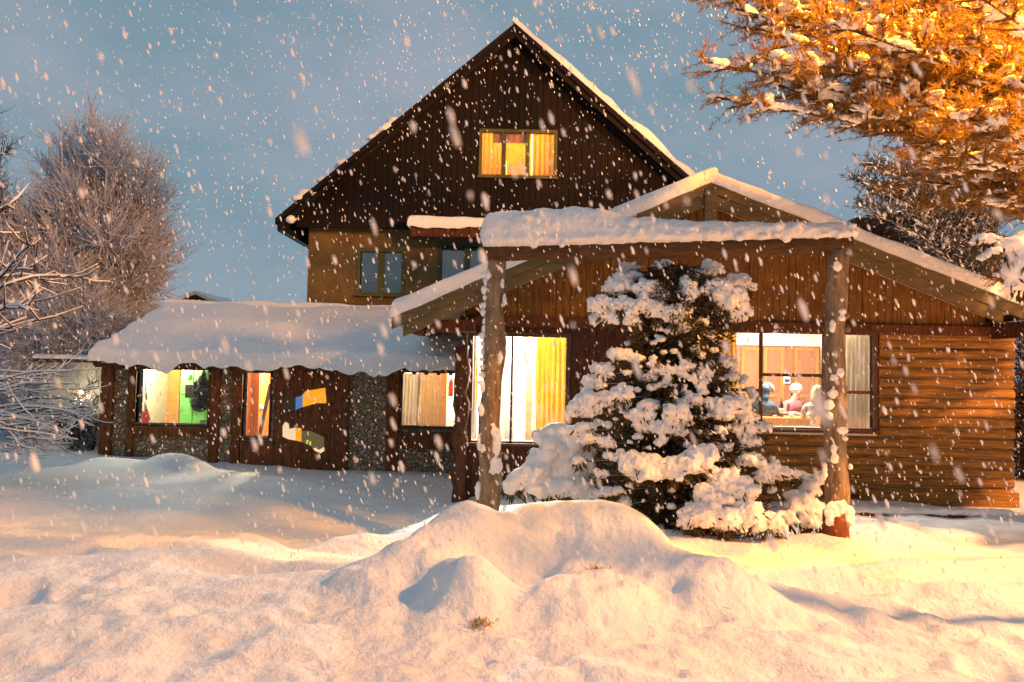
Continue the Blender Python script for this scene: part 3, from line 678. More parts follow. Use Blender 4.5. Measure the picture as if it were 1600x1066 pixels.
# contents of the rooms -------------------------------------------------
# dining room
def panel_door(x0, x1, z0, z1, y, m, label):
    o = empty('cabinet_door', (0,0,0)); tag(o, label, 'door')
    mb = MB(); mb.box(x0, x1, y-.02, y-.002, z0, z1); mb.build('panel', m, o)
    mb = MB(); w = .07; mb.box(x0, x0+w, y-.045, y-.021, z0, z1); mb.box(x1-w, x1, y-.045, y-.021, z0, z1)
    for zc in (z0+w/2, (z0+z1)/2, z1-w/2): mb.box(x0+w+.001, x1-w-.001, y-.044, y-.021, zc-w/2, zc+w/2)
    mb.build('frame', M['pine'], o, bevel=.006); return o
yb = 14.6
for (u0, u1, lb) in ((1157, 1188, 'tall panelled door at the left of the dining room back wall'), (1192, 1224, 'panelled door in the middle of the dining room back wall'), (1240, 1278, 'panelled door at the right of the dining room back wall')):
    a = rect(u0, 543, u1, 600, yb); panel_door(a[0], a[1], FLW+.02, a[3], yb-.012, M['cab'], lb)
a = rect(1130, 523, 1300, 541, yb); mb = MB(); mb.box(a[0], a[1], yb-.16, yb-.003, a[2], 2.85); tag(mb.build('cornice', M['white'], None, bevel=.01), 'white cornice board above the panelled doors in the dining room', 'cornice')
o = empty('wall_notice', U(1229.5, 591, yb-.06)); tag(o, 'small white notice with a blue block on the dining room wall', 'notice')
mb = MB(); mb.box(-.07,.07,-.008,.0,-.11,.11); mb.build('sheet', M['paper'], o); mb = MB(); mb.box(-.05,.05,-.012,-.009,-.085,-.02); mb.build('printed_block', M['blue'], o)
# table
tb = empty('dining_table', (U(1245, 600, 12.0).x, 12.05, FLW)); tag(tb, 'honey coloured wooden table in front of the seated people', 'table')
mb = MB(); mb.box(-.62,.62,-.34,.34,.71,.75); mb.build('tabletop', M['pine'], tb, bevel=.008)
for sx in (-1,1):
    for sy in (-1,1):
        mb = MB(); mb.box(sx*.55-.035, sx*.55+.035, sy*.28-.035, sy*.28+.035, 0, .708); mb.build('leg', M['pine'], tb, bevel=.005)
mb = MB(); mb.box(-.56,.56,-.26,-.235,.62,.706); mb.build('apron', M['pine'], tb)
b0 = U(1221, 640, 11.95); bt = empty('wine_bottle', (b0.x, 11.95, FLW+.751)); tag(bt, 'dark wine bottle with a pale label on the table', 'bottle')
mb = MB(); mb.lathe([(.036,0),(.038,.02),(.038,.18),(.030,.21),(.014,.24),(.013,.31),(.015,.31)], n=14); mb.build('bottle_glass', M['bottle'], bt, True)
mb = MB(); mb.lathe([(.0395,.06),(.0395,.15)], n=14); mb.build('paper_label', M['paper'], bt, True)
def vessel(name, label, u, prof, m):
    p = U(u, 645, 11.9); o = empty(name, (p.x, 11.88, FLW+.751)); mb = MB(); mb.lathe(prof, n=12); q = mb.build('bowl', m, o, True); tag(o, label, name.replace('_',' ')); return o
vessel('mug', 'white mug at the right of the bottle on the table', 1236, [(.035,0),(.04,.01),(.04,.09),(.036,.09),(.034,.015)], M['white'])

# people --------------------------------------------------------------
def skinned(name, chains, m, parent, sub=2):
    """chains: list of lists of (pos, radius); a point given as int reuses an earlier vertex"""
    V = []; E = []; RR = []
    for ch in chains:
        prev = None
        for p in ch:
            if isinstance(p, int): i = p
            else: V.append(p[0]); RR.append(p[1]); i = len(V)-1
            if prev is not None: E.append((prev, i))
            prev = i
    me = bpy.data.meshes.new(name); me.from_pydata(V, E, []); me.materials.append(m)
    o = bpy.data.objects.new(name, me); COL.objects.link(o); o.parent = parent
    sk = o.modifiers.new('skin', 'SKIN'); sk.use_smooth_shade = True
    if not me.skin_vertices: 
        pass
    return o, me, RR
def finish_skin(o, me, RR):
    if not me.skin_vertices:
        import bmesh
        bm = bmesh.new(); bm.from_mesh(me); bm.verts.layers.skin.verify(); bm.to_mesh(me); bm.free()
    for i, r in enumerate(RR):
        me.skin_vertices[0].data[i].radius = (r[0], r[1]) if hasattr(r, '__len__') else (r, r)
    me.skin_vertices[0].data[0].use_root = True
    s = o.modifiers.new('sub', 'SUBSURF'); s.levels = 1; s.render_levels = 2
def person(label, loc, rz, lean, hands, head_turn, hair_m, kind, top_m, back_hair):
    root = empty('person', loc); root.rotation_euler = (0,0,rz); tag(root, label, 'person', 'people sitting round the dining table')
    # local: faces -y, z up, floor at 0, seat at .46
    ly = -lean
    V = lambda x,y,z: (x, y, z)
    ch = [[(V(0,.02,.50), (.15,.12)), (V(0,.01+ly*.25,.64), (.135,.10)), (V(0,ly*.6,.84), (.15,.105)), (V(0,ly,.97), (.13,.09)), (V(0,ly*1.1,1.03), .066), (V(0,ly*1.25-.01,1.08), .060), (V(0,ly*1.3-.02,1.155), (.080,.095)), (V(0,ly*1.3-.01,1.235), (.068,.085))]]
    for s in (-1, 1):
        hx, hy, hz = hands[0 if s < 0 else 1]
        sh = V(s*.185, ly, .95); el = V(s*.24, (ly+hy)/2+.05, .76)
        base = sum(len(c) for c in ch)
        ch.append([3, (sh, .062), (el, .045), (V(hx, hy, hz), .028), (V(hx-s*.01, hy-.045, hz), (.036,.016))])
        # count real vertices so far
    o, me, RR = None, None, None
    V_ = []; E_ = []; R_ = []
    def chain(c, start=None):
        prev = start
        for p, r in c:
            V_.append(p); R_.append(r); i = len(V_)-1
            if prev is not None: E_.append((prev, i))
            prev = i
        return prev
    chain(ch[0])
    palms = []
    for k, s in enumerate((-1, 1)):
        pi = chain(ch[1+k][1:], 3); palms.append(pi)
        hx, hy, hz = V_[pi]
        for f in range(4):
            ln = (.055,.065,.06,.048)[f]; fx = (f-1.5)*.017*s
            chain([((hx+fx, hy-.03, hz+.002), .0085), ((hx+fx*1.05, hy-.03-ln*.6, hz-.006), .008), ((hx+fx*1.1, hy-.03-ln, hz-.022), .007)], pi)
        chain([((hx-s*.035, hy+.01, hz-.005), .010), ((hx-s*.05, hy-.025, hz-.012), .008)], pi)
    for s in (-1, 1):
        chain([((s*.10, -.02, .50), .09), ((s*.13, -.40, .50), .062), ((s*.13, -.42, .10), .042), ((s*.13, -.44, .05), .04), ((s*.13, -.56, .03), (.04,.025))], 0)
    me = bpy.data.meshes.new('body'); me.from_pydata(V_, E_, []); me.materials.append(top_m); me.materials.append(M['skin'])
    o = bpy.data.objects.new('body', me); COL.objects.link(o)
    o.modifiers.new('skin', 'SKIN').use_smooth_shade = True
    finish_skin(o, me, R_)
    # bake so that skin and cloth regions can be told apart on one continuous body
    dg = bpy.context.evaluated_depsgraph_get(); dg.update(); nm = bpy.data.meshes.new_from_object(o.evaluated_get(dg))
    bpy.data.objects.remove(o)
    while len(nm.materials) < 2: nm.materials.append(M['skin'])
    nm.materials[0] = top_m; nm.materials[1] = M['skin']
    for pgn in nm.polygons:
        c = pgn.center; hand = any((c-Vector(V_[pi])).length < .11 for pi in palms)
        pgn.material_index = 1 if (c.z > 1.03 or hand) else 0; pgn.use_smooth = True
    b = bpy.data.objects.new('body', nm); COL.objects.link(b); b.parent = root
    hy_ = ly*1.3-.02; hd = Vector((0, hy_, 1.17))
    # face: nose, eyes, mouth, ears
    mb = MB(); mb.ell(hd+Vector((0,-.102,-.015)), (.013,.020,.022), 8, 6); 
    for s in (-1,1): mb.ell(hd+Vector((s*.082,.0,-.01)), (.010,.018,.028), 8, 6)
    mb.each('nose', M['skin'], root, True)
    mb = MB()
    for s in (-1,1): mb.ell(hd+Vector((s*.030,-.090,.010)), (.010,.006,.006), 8, 6)
    mb.each('eye', M['black'], root, True)
    mb = MB(); mb.ell(hd+Vector((0,-.092,-.055)), (.022,.006,.005), 8, 6); mb.build('mouth', M['pink'], root, True)
    if kind == 'cap':
        mb = MB(); mb.ell(hd+Vector((0,.012,.055)), (.102,.118,.095), 16, 10, .05); mb.lathe([(.103,-.0),(.112,.02),(.103,.045)], hd+Vector((0,.01,.015)), 18)
        mb.build('knit_cap', M['cap'], root, True)
        mb = MB(); mb.ell(hd+Vector((0,.05,-.03)), (.085,.07,.09), 12, 8); mb.build('hair', hair_m, root, True)
    elif kind == 'long':
        els = [((0, hy_+.015, 1.225), (.095,.11,.085)), ((0, hy_+.06, 1.14), (.10,.075,.13)), ((0, hy_+.085, 1.04), (.125,.06,.14)), ((0, hy_+.10, .92), (.12,.045,.12)), ((-.08, hy_-.01, 1.10), (.035,.05,.15)), ((.08, hy_-.01, 1.10), (.035,.05,.15))]
        blobs('hair', els, hair_m, root, .016, .008, 30)
    else:
        els = [((0, hy_+.03, 1.19), (.105,.11,.11)), ((0, hy_+.09, 1.06), (.14,.07,.09)), ((0, ly+.05, .90), (.20,.13,.14)), ((0, ly+.04, .72), (.20,.15,.16)), ((-.18, ly, .88), (.09,.10,.11)), ((.18, ly, .88), (.09,.10,.11)), ((0,.03,.58), (.20,.16,.14))]
        blobs('padded_coat', els, M['bluecoat'], root, .02, .012, 12)
        mb = MB(); 
        for k in range(15):
            a = PI*k/14; mb.ell((math.cos(a)*.115, hy_-.055, 1.18+math.sin(a)*.115), (.034,.034,.034), 8, 6, .3, 9)
        mb.build('fur_trim', M['fur'], root, True)
    return root
def chair(x, y, rz, label):
    c = empty('dining_chair', (x, y, FLW)); c.rotation_euler = (0,0,rz); tag(c, label, 'chair', 'chairs round the dining table')
    mb = MB(); mb.box(-.21,.21,-.2,.2,.41,.45); mb.build('seat', M['pine'], c, bevel=.006)
    for sx in (-1,1):
        for sy in (-1,1):
            mb = MB(); mb.box(sx*.18-.018, sx*.18+.018, sy*.17-.018, sy*.17+.018, 0, .408); mb.build('leg', M['pine'], c)
    mb = MB()
    for sx in (-1,1): mb.box(sx*.18-.018, sx*.18+.018, .17, .2, .452, .82)
    mb.box(-.161,.161,.172,.195,.70,.80); mb.box(-.161,.161,.172,.195,.55,.60); mb.build('backrest', M['pine'], c); return c
px = U(1241, 610, 12.75); chair(px.x, 12.83, 0, 'wooden chair under the person in the white knit cap')
person('person in a white knit cap and dusky pink top facing the window', (px.x, 12.80, FLW), 0, .10, [(-.12,-.40,.80), (.10,-.42,.80)], 0, M['darkhair'], 'cap', M['pink'], False)
px = U(1262, 620, 11.9); chair(px.x+.1, 11.50, PI, 'wooden chair under the person with long blond hair')
person('person with long blond hair in a black and white patterned top', (px.x+.02, 11.52, FLW), PI-.35, .10, [(-.12,-.40,.80), (.12,-.40,.80)], 0, M['blond'], 'long', M['floral'], True)
px = U(1190, 620, 12.1); chair(px.x-.05, 12.15, PI/2+.3, 'wooden chair under the person in the blue padded coat')
person('person in a dark blue padded coat with fur trimmed hood', (px.x, 12.15, FLW), PI/2+.5, .08, [(-.10,-.42,.80), (.16,-.40,.80)], 0, M['darkhair'], 'coat', M['bluecoat'], False)

# bright room: white door leaves and a timber post
for (u0, u1, mm, yy, nm, lb) in ((790, 803, 'mirror', 12.9, 'panel_board', 'grey board at the back of the tall bright window room'), (806, 813, 'white', 12.3, 'door_leaf', 'white open door leaf inside the tall bright window'), (822, 832, 'cab', 12.6, 'timber_post', 'brown timber post inside the tall bright window'), (833, 842, 'white', 12.0, 'white_board', 'white upright board beside the yellow curtain')):
    a = rect(u0, 540, u1, 690, yy); mb = MB(); mb.box(a[0], a[1], yy, yy+.08, .351, 2.6 if mm != 'cab' else 2.85); q = mb.build(nm, M[mm], None, bevel=.006); tag(q, lb, nm.replace('_', ' '))
a = rect(786, 536, 842, 545, 12.2); mb = MB(); mb.bar((a[0], 12.25, a[2]), (a[1]+.4, 12.25, a[2]), .03, .03); tag(mb.build('curtain_rail', M['steel'], None), 'grey rail across the top of the tall bright window', 'rail')

# annex left room
yb = 16.58
o = empty('glazed_door', (0,0,0)); tag(o, 'honey pine door with four frosted panes behind the low left window', 'door')
a = rect(220, 572, 280, 663, 15.9); yb = 15.9
mb = MB(); x0, x1, z0, z1 = a; mb.box(x0, x0+.09, yb, yb+.05, .0, z1); mb.box(x1-.28, x1, yb, yb+.05, .0, z1); mb.box(x0+.091, x1-.281, yb, yb+.05, 0.001, z0+.18); mb.box(x0+.091, x1-.281, yb, yb+.05, z1-.06, z1-.001)
xm = (x0+.09+x1-.28)/2; mb.box(xm-.03, xm+.03, yb+.002, yb+.048, z0+.181, z1-.061); zm = (z0+z1)/2+.05; mb.box(x0+.092, xm-.031, yb+.004, yb+.046, zm-.02, zm+.02); mb.box(xm+.031, x1-.282, yb+.004, yb+.046, zm-.1, zm-.06)
mb.build('frame', M['pine'], o, bevel=.005)
mb = MB(); mb.box(x0+.09, x1-.28, yb+.055, yb+.065, z0+.17, z1-.05); mb.build('pane', mat('frosted_pane', (.62,.68,.50), (.55,.60,.44), scale=2, rough=.3), o)
a = rect(281, 566, 322, 663, 15.2); lk = empty('locker', ((a[0]+a[1])/2, 15.2, 0)); tag(lk, 'bright green metal lockers behind the low left window', 'locker')
w_ = (a[1]-a[0])/2; mb = MB(); mb.box(-w_, w_, .03, .45, .02, a[3]); mb.build('cabinet', M['green'], lk, bevel=.005)
for k in range(2):
    for j in range(3):
        x0 = -w_+.01+k*w_; zz0 = .05+j*.62; mb = MB(); mb.box(x0, x0+w_-.02, .005, .028, zz0, min(zz0+.60, a[3]-.02)); d = mb.build('locker_door', M['green'], lk, bevel=.004)
        mb = MB(); mb.box(x0+.03, x0+.05, -.012, .004, zz0+.28, zz0+.36); mb.build('handle', M['steel'], d)
p = U(291, 587, 15.1); ck = empty('round_dial', (p.x, 15.14, p.z)); tag(ck, 'small white round dial on the green lockers', 'dial')
mb = MB(); mb.ell((0,0,0), (.055,.012,.055), 18, 8); mb.build('face', M['white'], ck, True)
mb = MB(); mb.box(-.003,.003,-.018,-.012,0,.04); mb.box(0,.028,-.018,-.012,-.003,.003); mb.build('hand', M['black'], ck)
a = rect(287, 601, 301, 622, 15.0); mb = MB(); mb.box(a[0], a[1], 15.05, 15.16, a[2], a[3]); tag(mb.build('dark_box', M['gutter'], None, bevel=.01), 'dark grey square box on the green lockers', 'box')
p = U(316, 612, 14.75); ct = empty('hanging_coat', (p.x, 14.75, p.z)); tag(ct, 'black coat hanging in front of the green lockers', 'coat')
els = [((.02,0,.36), (.05,.05,.10)), ((0,0,.20), (.11,.07,.16)), ((-.02,0,-.05), (.16,.09,.2)), ((-.04,0,-.25), (.20,.10,.18)), ((-.16,0,.0), (.05,.06,.22)), ((.12,0,.02), (.05,.06,.2))]
blobs('cloth', els, M['black'], ct, .02, .012, 12)
p = U(319, 655, 14.6); bg_ = empty('green_bag', (p.x, 14.6, U(319, 664, 14.6).z-.15)); tag(bg_, 'small bright green bag at the right sill of the low left window', 'bag')
mb = MB(); mb.prism([(-.09,0),(.09,0),(.08,.27),(-.08,.27)], -.05, .05); mb.build('sack', M['green'], bg_, bevel=.015)
mb = MB(); mb.tube([(-.04,0,.27),(-.03,0,.31),(.03,0,.31),(.04,0,.27)], .008, 6); mb.build('handle', M['white'], bg_)
p = U(225, 650, 14.6); sh = empty('snow_shovel', (p.x, 14.62, p.z-.2)); tag(sh, 'red shovel blade leaning behind the low left window', 'shovel')
mb = MB(); mb.prism([(-.11,0),(.11,0),(.12,.25),(.08,.30),(-.08,.30),(-.12,.25)], -.02, .01); mb.build('blade', M['red'], sh, bevel=.01)
mb = MB(); mb.tube([(0,0,.25),(-.02,.04,1.0)], .016, 8); mb.build('shaft', M['mirror'], sh)
a0 = U(218, 598, 14.5); a1 = U(240, 664, 14.5); pl = empty('ski_pole', (a1.x, 14.5, a1.z-.1)); tag(pl, 'white pole leaning diagonally across the low left window', 'pole')
mb = MB(); mb.tube([Vector((.01,0,0)), Vector((a0.x-a1.x, 0, a0.z-a1.z+.1))], .012, 8); mb.build('shaft', M['white'], pl); mb = MB(); mb.lathe([(.02,0),(.035,.01),(.02,.02)], (0,0,.05), 10); mb.build('basket', M['gutter'], pl)
a = rect(219, 597, 229, 650, 15.0); bk = empty('dark_sack', ((a[0]+a[1])/2, 15.0, a[2]-.1)); tag(bk, 'dark grey sack standing behind the red shovel', 'sack')
blobs('cloth', [((0,0,.2), (.10,.08,.25)), ((0,0,.5), (.08,.07,.25)), ((.01,0,.72), (.05,.05,.12))], M['gutter'], bk, .02)
# narrow window room
a = rect(379, 583, 399, 690, 14.7); mb = MB(); 
for k in range(4): mb.box(a[0]-.1+k*.105, a[0]-.1+k*.105+.10, 14.75+.003*(k%2), 14.80, .0, 2.15)
tag(mb.build('pine_boarding', M['pine'], None, bevel=.004), 'honey pine boarding behind the narrow window', 'boarding')
p0 = U(399, 684, 14.45); sk = empty('ski', (p0.x+.12, 14.45, p0.z-.05)); tag(sk, 'grey ski leaning behind the narrow window', 'ski')
mb = MB(); mb.bar((-.05,0,.0), (.12,.1,1.15), .075, .015, (0,1,0)); mb.build('base', M['mirror'], sk, bevel=.004); mb = MB(); mb.bar((-.11,-.02,.03), (.10,-.02,.03), .06, .03); mb.build('binding', M['steel'], sk, bevel=.005)
p = U(405, 638, 15.0); bl = empty('helmet', (p.x, 15.0, p.z)); tag(bl, 'white and blue helmet hanging behind the narrow window', 'helmet'); mb = MB(); mb.ell((0,0,0), (.09,.11,.09), 14, 10); mb.build('shell', M['white'], bl, True); mb = MB(); mb.lathe([(.092,-.03),(.096,-.02),(.092,-.01)], n=14); mb.build('stripe', M['blue'], bl, True)
# right low window room
a = rect(688, 583, 697, 690, 14.8); mb = MB(); mb.box(a[0], a[1], 14.8, 14.9, 0, 2.15); tag(mb.build('pine_post', M['pine'], None, bevel=.006), 'honey pine post beside the cream curtain', 'post')
p = U(703.5, 605, 14.9); fe = empty('fire_extinguisher', (p.x, 15.0, p.z-.2)); tag(fe, 'red fire extinguisher seen in the low right window', 'extinguisher')
mb = MB(); mb.lathe([(.05,0),(.055,.02),(.055,.30),(.04,.34),(.018,.36),(.018,.38)], n=14); mb.build('cylinder', M['red'], fe, True)
mb = MB(); mb.box(-.012,.05,-.012,.012,.381,.40); mb.build('handle', M['black'], fe); mb = MB(); mb.tube([(.02,0,.37),(.07,0,.33),(.075,0,.15)], .008, 6); mb.build('hose', M['black'], fe)

# --- small outbuildings
hut = empty('small_gabled_hut'); tag(hut, 'small dark gabled roof showing behind the low stone wing', 'hut')
Yh = 21; a, b, c = U(306, 460, Yh), U(205, 497, Yh), U(360, 486, Yh)
mb = MB(); mb.prism([(b.x+.4, 0), (c.x-.1, 0), (c.x-.1, c.z-.1), (a.x, a.z-.12), (b.x+.4, b.z+.05)], Yh+.4, Yh+4); mb.build('wall', M['darkbeam'], hut)
mb = MB(); mb.prism([(b.x, b.z), (a.x, a.z), (a.x, a.z-.1), (b.x, b.z-.1)], Yh, Yh+4.2); mb.prism([(a.x+.001, a.z), (c.x, c.z), (c.x, c.z-.1), (a.x+.001, a.z-.1)], Yh, Yh+4.2); rf = mb.build('roof', M['darkbeam'], hut)
slab('snow_layer', (b.x, Yh-.05, b.z), (a.x+.03, Yh-.05, a.z+.01), (a.x+.03, Yh+4.2, a.z+.01), (b.x, Yh+4.2, b.z), .12, .07, rf, 23); slab('snow_layer', (a.x-.03, Yh-.051, a.z+.01), (c.x, Yh-.051, c.z), (c.x, Yh+4.2, c.z), (a.x-.03, Yh+4.2, a.z+.01), .12, .07, rf, 24)
ob = empty('dark_flat_hut'); tag(ob, 'dark flat roof edge showing above the right slope of the snowy roof', 'hut')
a = rect(1338, 340, 1382, 352, 22); mb = MB(); mb.box(a[0], a[1]+2, 22, 25, a[3]-.2, a[3]); mb.build('roof', M['darkbeam'], ob); mb = MB(); mb.box(a[0]+.5, a[1]+1.9, 22.4, 24.9, 0, a[3]-.201); mb.build('wall', M['darkbeam'], ob)
# pale recessed wall left of the annex with its small lamp
gw = empty('garden_wall'); tag(gw, 'pale plastered wall behind twigs left of the stone wing', 'wall')
a = rect(60, 566, 156, 720, 15.2); mb = MB(); mb.box(a[0], AX0-.02, 15.2, 15.4, -.3, a[3]); mb.build('wall', M['concrete'], gw); mb = MB(); mb.box(a[0]-.1, AX0-.02, 15.1, 15.5, a[3], a[3]+.07); mb.build('coping', M['darkbeam'], gw)
slab('snow_layer', (a[0]-.1, 15.05, a[3]+.07), (AX0-.02, 15.05, a[3]+.07), (AX0-.02, 15.55, a[3]+.07), (a[0]-.1, 15.55, a[3]+.07), .10, .10, gw, 25)
p = U(127, 613, 14.6); wl = empty('wall_lamp', p); tag(wl, 'tiny glowing lamp among twigs left of the stone wing', 'lamp')
mb = MB(); mb.ell((0,0,0), (.04,.04,.04), 12, 8); mb.build('bulb', emit('bulb_glow', (1,.85,.6), 12), wl, True); mb = MB(); mb.tube([(0,.04,.02),(0,.3,.1),(0,.6,.1)], .012, 6); mb.build('bracket', M['gutter'], wl); light('light', 'POINT', (0,-.02,-.1), 45, (1,.85,.6), .05, wl)

# street lamp carrying the orange light (stands right of the frame)
sl = empty('street_lamp', (LAMP.x, LAMP.y, 0)); tag(sl, 'tall street lamp with an orange sodium lamp beside the snowy garden', 'street lamp')
mb = MB(); mb.tube([(.9,0,-.2),(.9,0,4),(.85,0,7.4),(.5,0,LAMP.z+.25),(.1,0,LAMP.z+.2)], [.08,.06,.045,.04,.035], 10); mb.build('pole', M['gutter'], sl, True)
mb = MB(); mb.ell((-.05,0,LAMP.z+.14), (.3,.13,.08), 14, 8); mb.build('lamp_head', M['gutter'], sl, True)
light('bulb', 'POINT', (-.05,0,LAMP.z), LAMP_W, (1,.42,.125), .18, sl)
added_lamp = empty('street_lamp', (5.4, 4.2, 0)); tag(added_lamp, 'added lamp out of view, turning the pine deep orange', 'street lamp')  # second lamp, added unseen to give the pine its deep orange
mb = MB(); mb.tube([(.5,0,-.2),(.5,0,4),(.5,0,6.3),(.3,0,6.7),(.05,0,6.7)], [.08,.06,.045,.04,.035], 10); mb.build('pole', M['gutter'], added_lamp, True)
mb = MB(); mb.ell((-.05,0,6.64), (.25,.13,.08), 14, 8); mb.build('lamp_head', M['gutter'], added_lamp, True)
added_spot = light('bulb', 'SPOT', (-.05,0,6.5), 7000, (1,.37,.010), .12, added_lamp)
added_spot.data.spot_size = R(108); added_spot.data.spot_blend = .35; added_spot.rotation_euler = Vector((-1.7,4.0,-1.5)).to_track_quat('-Z', 'Y').to_euler()

# snow-covered log edging by the right wall
le_ = empty('log_edging'); tag(le_, 'low dark log edging capped with snow at the foot of the log wall', 'edging')
a, b = U(1322, 806, 10.1), U(1572, 818, 10.1); mb = MB(); mb.tube([a+(b-a)*k/10+Vector((0,0,.01*math.sin(k*3))) for k in range(11)], .085, 10, .08); mb.build('log', M['darkbeam'], le_, True)
els = [((a.x+(b.x-a.x)*t, 10.14+random.uniform(-.02,.02), a.z+.075), (.14,.11,random.uniform(.04,.075))) for t in np.linspace(-.01, 1.0, 26)]
blobs('snow_cap', els, SNOWS, le_, .025)

# ------------------------------------------------------------------ porch frame
def rough_post(name, label, top, bot, r0, r1, snow, base_red=None):
    o = empty(name); tag(o, label, 'post', 'posts of the timber frame')
    n_ = 26; pts = []; rad = []
    for k in range(n_+1):
        t = k/n_; p = bot.lerp(top, t); pts.append(p+Vector((.05*noise.noise(Vector((t*4, 1.3+top.x, 0))), .018*noise.noise(Vector((t*4, 7, top.x))), 0))); rad.append((r0+(r1-r0)*t)*(1+.22*noise.noise(Vector((t*9, top.x, 3)))))
    mb = MB(); n2 = 18; vs = []
    for i, p in enumerate(pts):
        for k in range(n2):
            a = 2*PI*k/n2; d = Vector((math.cos(a), math.sin(a), 0)); q = rad[i]*(1+.26*noise.noise(Vector((d.x*1.6, d.y*1.6, i*.16+top.x)))+.05*math.sin(3*a+i*.12))
            vs.append(p+d*q)
    mb.add(vs, [(i*n2+k, i*n2+(k+1)%n2, (i+1)*n2+(k+1)%n2, (i+1)*n2+k) for i in range(n_) for k in range(n2)]+[tuple(range(n2))[::-1], tuple(n_*n2+k for k in range(n2))])
    for q in range(9):   # knots and branch stubs
        t = random.uniform(.1, .95); a = random.uniform(PI*.9, PI*2.1); p = bot.lerp(top, t); d = Vector((math.cos(a), math.sin(a), .2)); rr = r0*.85
        mb.ell(p+d*rr, (.030,.03,.035), 8, 6)
    mb.build('trunk', M['bark'], o, True)
    if base_red:
        mb = MB(); n3 = 6; mb.tube([bot+Vector((0,-.004,-.1)), bot+Vector((0,-.004,.0)), bot+Vector((0,-.004,.12)), bot+Vector((0,-.004,base_red))], [r0*1.16,r0*1.15,r0*1.12,r0*1.05], 16, .03); mb.build('bare_base', M['barkred'], o, True)
    left = list(snow)
    while left:
        grp = [left.pop()]; i = 0
        while i < len(grp):
            near = [e for e in left if (Vector(e[0])-Vector(grp[i][0])).length < .8*(max(e[1])+max(grp[i][1]))]
            grp += near; left = [e for e in left if e not in near]; i += 1
        blobs('stuck_snow', grp, SNOWS, o, .012, .014, 22)
    return o
YP1, YP2 = 8.4, 7.4
def sp(u, v, Y, ru, rv, dy=-.10):
    p = U(u, v, Y); k = Y/F; return ((p.x, Y+dy, p.z), (ru*k, .030, rv*k))
s1 = [sp(775,408,YP1,13,7,-.02), sp(764,415,YP1,6,8,-.05), sp(764,432,YP1,5,6), sp(785,445,YP1,4,8), sp(788,470,YP1,4,10)]
for v in range(430, 600, 12): s1.append(sp(759-(v-430)*.035+random.uniform(-2,2), v, YP1, random.uniform(4,8), random.uniform(4,8), -.06))
s1 += [sp(752,640,YP1,5,10), sp(750,690,YP1,5,14,-.06), sp(757,700,YP1,7,8), sp(776,690,YP1,8,24), sp(774,725,YP1,12,14), sp(766,735,YP1,8,9), sp(770,668,YP1,5,12), sp(748,765,YP1,6,16,-.05), sp(782,560,YP1,4,12), sp(755,605,YP1,5,9,-.06)]
rough_post('timber_post', 'leaning log post on the left with snow stuck down its side', U(774, 396, YP1), U(763, 800, YP1), .140, .108, s1)
s2 = [sp(1301,418,YP2,7,9), sp(1308,470,YP2,4,4), sp(1309,488,YP2,7,5), sp(1308,498,YP2,6,5), sp(1294,510,YP2,5,12), sp(1303,582,YP2,9,10), sp(1296,590,YP2,7,6), sp(1295,615,YP2,9,8), sp(1290,632,YP2,8,9,-.09), sp(1290,648,YP2,6,7,-.09), sp(1310,672,YP2,9,7), sp(1313,683,YP2,5,4), sp(1296,700,YP2,6,8), sp(1297,714,YP2,7,9), sp(1286,735,YP2,4,16,-.05), sp(1324,728,YP2,5,4,-.06), sp(1293,795,YP2,13,14), sp(1306,792,YP2,14,14), sp(1318,800,YP2,10,14), sp(1290,810,YP2,8,10), sp(1324,812,YP2,5,8,-.08), sp(1310,838,YP2,7,10), sp(1288,842,YP2,7,8)]
rough_post('timber_post', 'upright grey log post on the right with a bare red brown foot', U(1309, 392, YP2), U(1305, 850, YP2), .120, .098, s2, base_red=.34)
bm_ = empty('crossbeam'); tag(bm_, 'long log crossbeam loaded with a thick roll of snow', 'beam')
A = U(759, 396, YP1-.03); B = U(1331, 383, YP2-.03)
mb = MB(); nn_ = 34; pts = [A+(B-A)*k/nn_+Vector((0, 0, .012*noise.noise(Vector((k*.3, 0, 5))))) for k in range(nn_+1)]
mb.tube(pts, [.100+.012*noise.noise(Vector((k*.35, 4, 0))) for k in range(nn_+1)], 16, .03); mb.build('log', M['beamlog'], bm_, True)
els = []
L_ = (B-A).length; dirb = (B-A).normalized()
tv = [(0,50),(.1,56),(.3,54),(.37,46),(.45,38),(.6,29),(.75,25),(.9,22),(1,19)]
def th_(t): return float(np.interp(t, [q[0] for q in tv], [q[1] for q in tv]))*.0076
for t in np.linspace(.015, .985, 70):
    h_ = th_(t)*(1+.12*noise.noise(Vector((t*13, 3, 0)))); p = A.lerp(B, t)
    els.append(((p.x, p.y, p.z+.075+h_*.45), (.13, .135+.02*noise.noise(Vector((t*20,0,0))), h_*.60)))
    if h_ > .2: els.append(((p.x, p.y, p.z+.14), (.11,.155,.09)))
for k in range(50):
    t = random.uniform(.01, .99); p = A.lerp(B, t); h_ = th_(t); z_ = random.uniform(.06, .08+h_*.8)
    els.append(((p.x, p.y-.10+random.uniform(-.03,.02), p.z+z_), (random.uniform(.03,.07), random.uniform(.03,.06), random.uniform(.02,.05))))
blobs('snow_roll', els, SNOW, bm_, .017, .014, 11)
mb = MB(); Cx = B+Vector((.15, .1, -.08)); D_ = U(1460, 440, 9.6); 

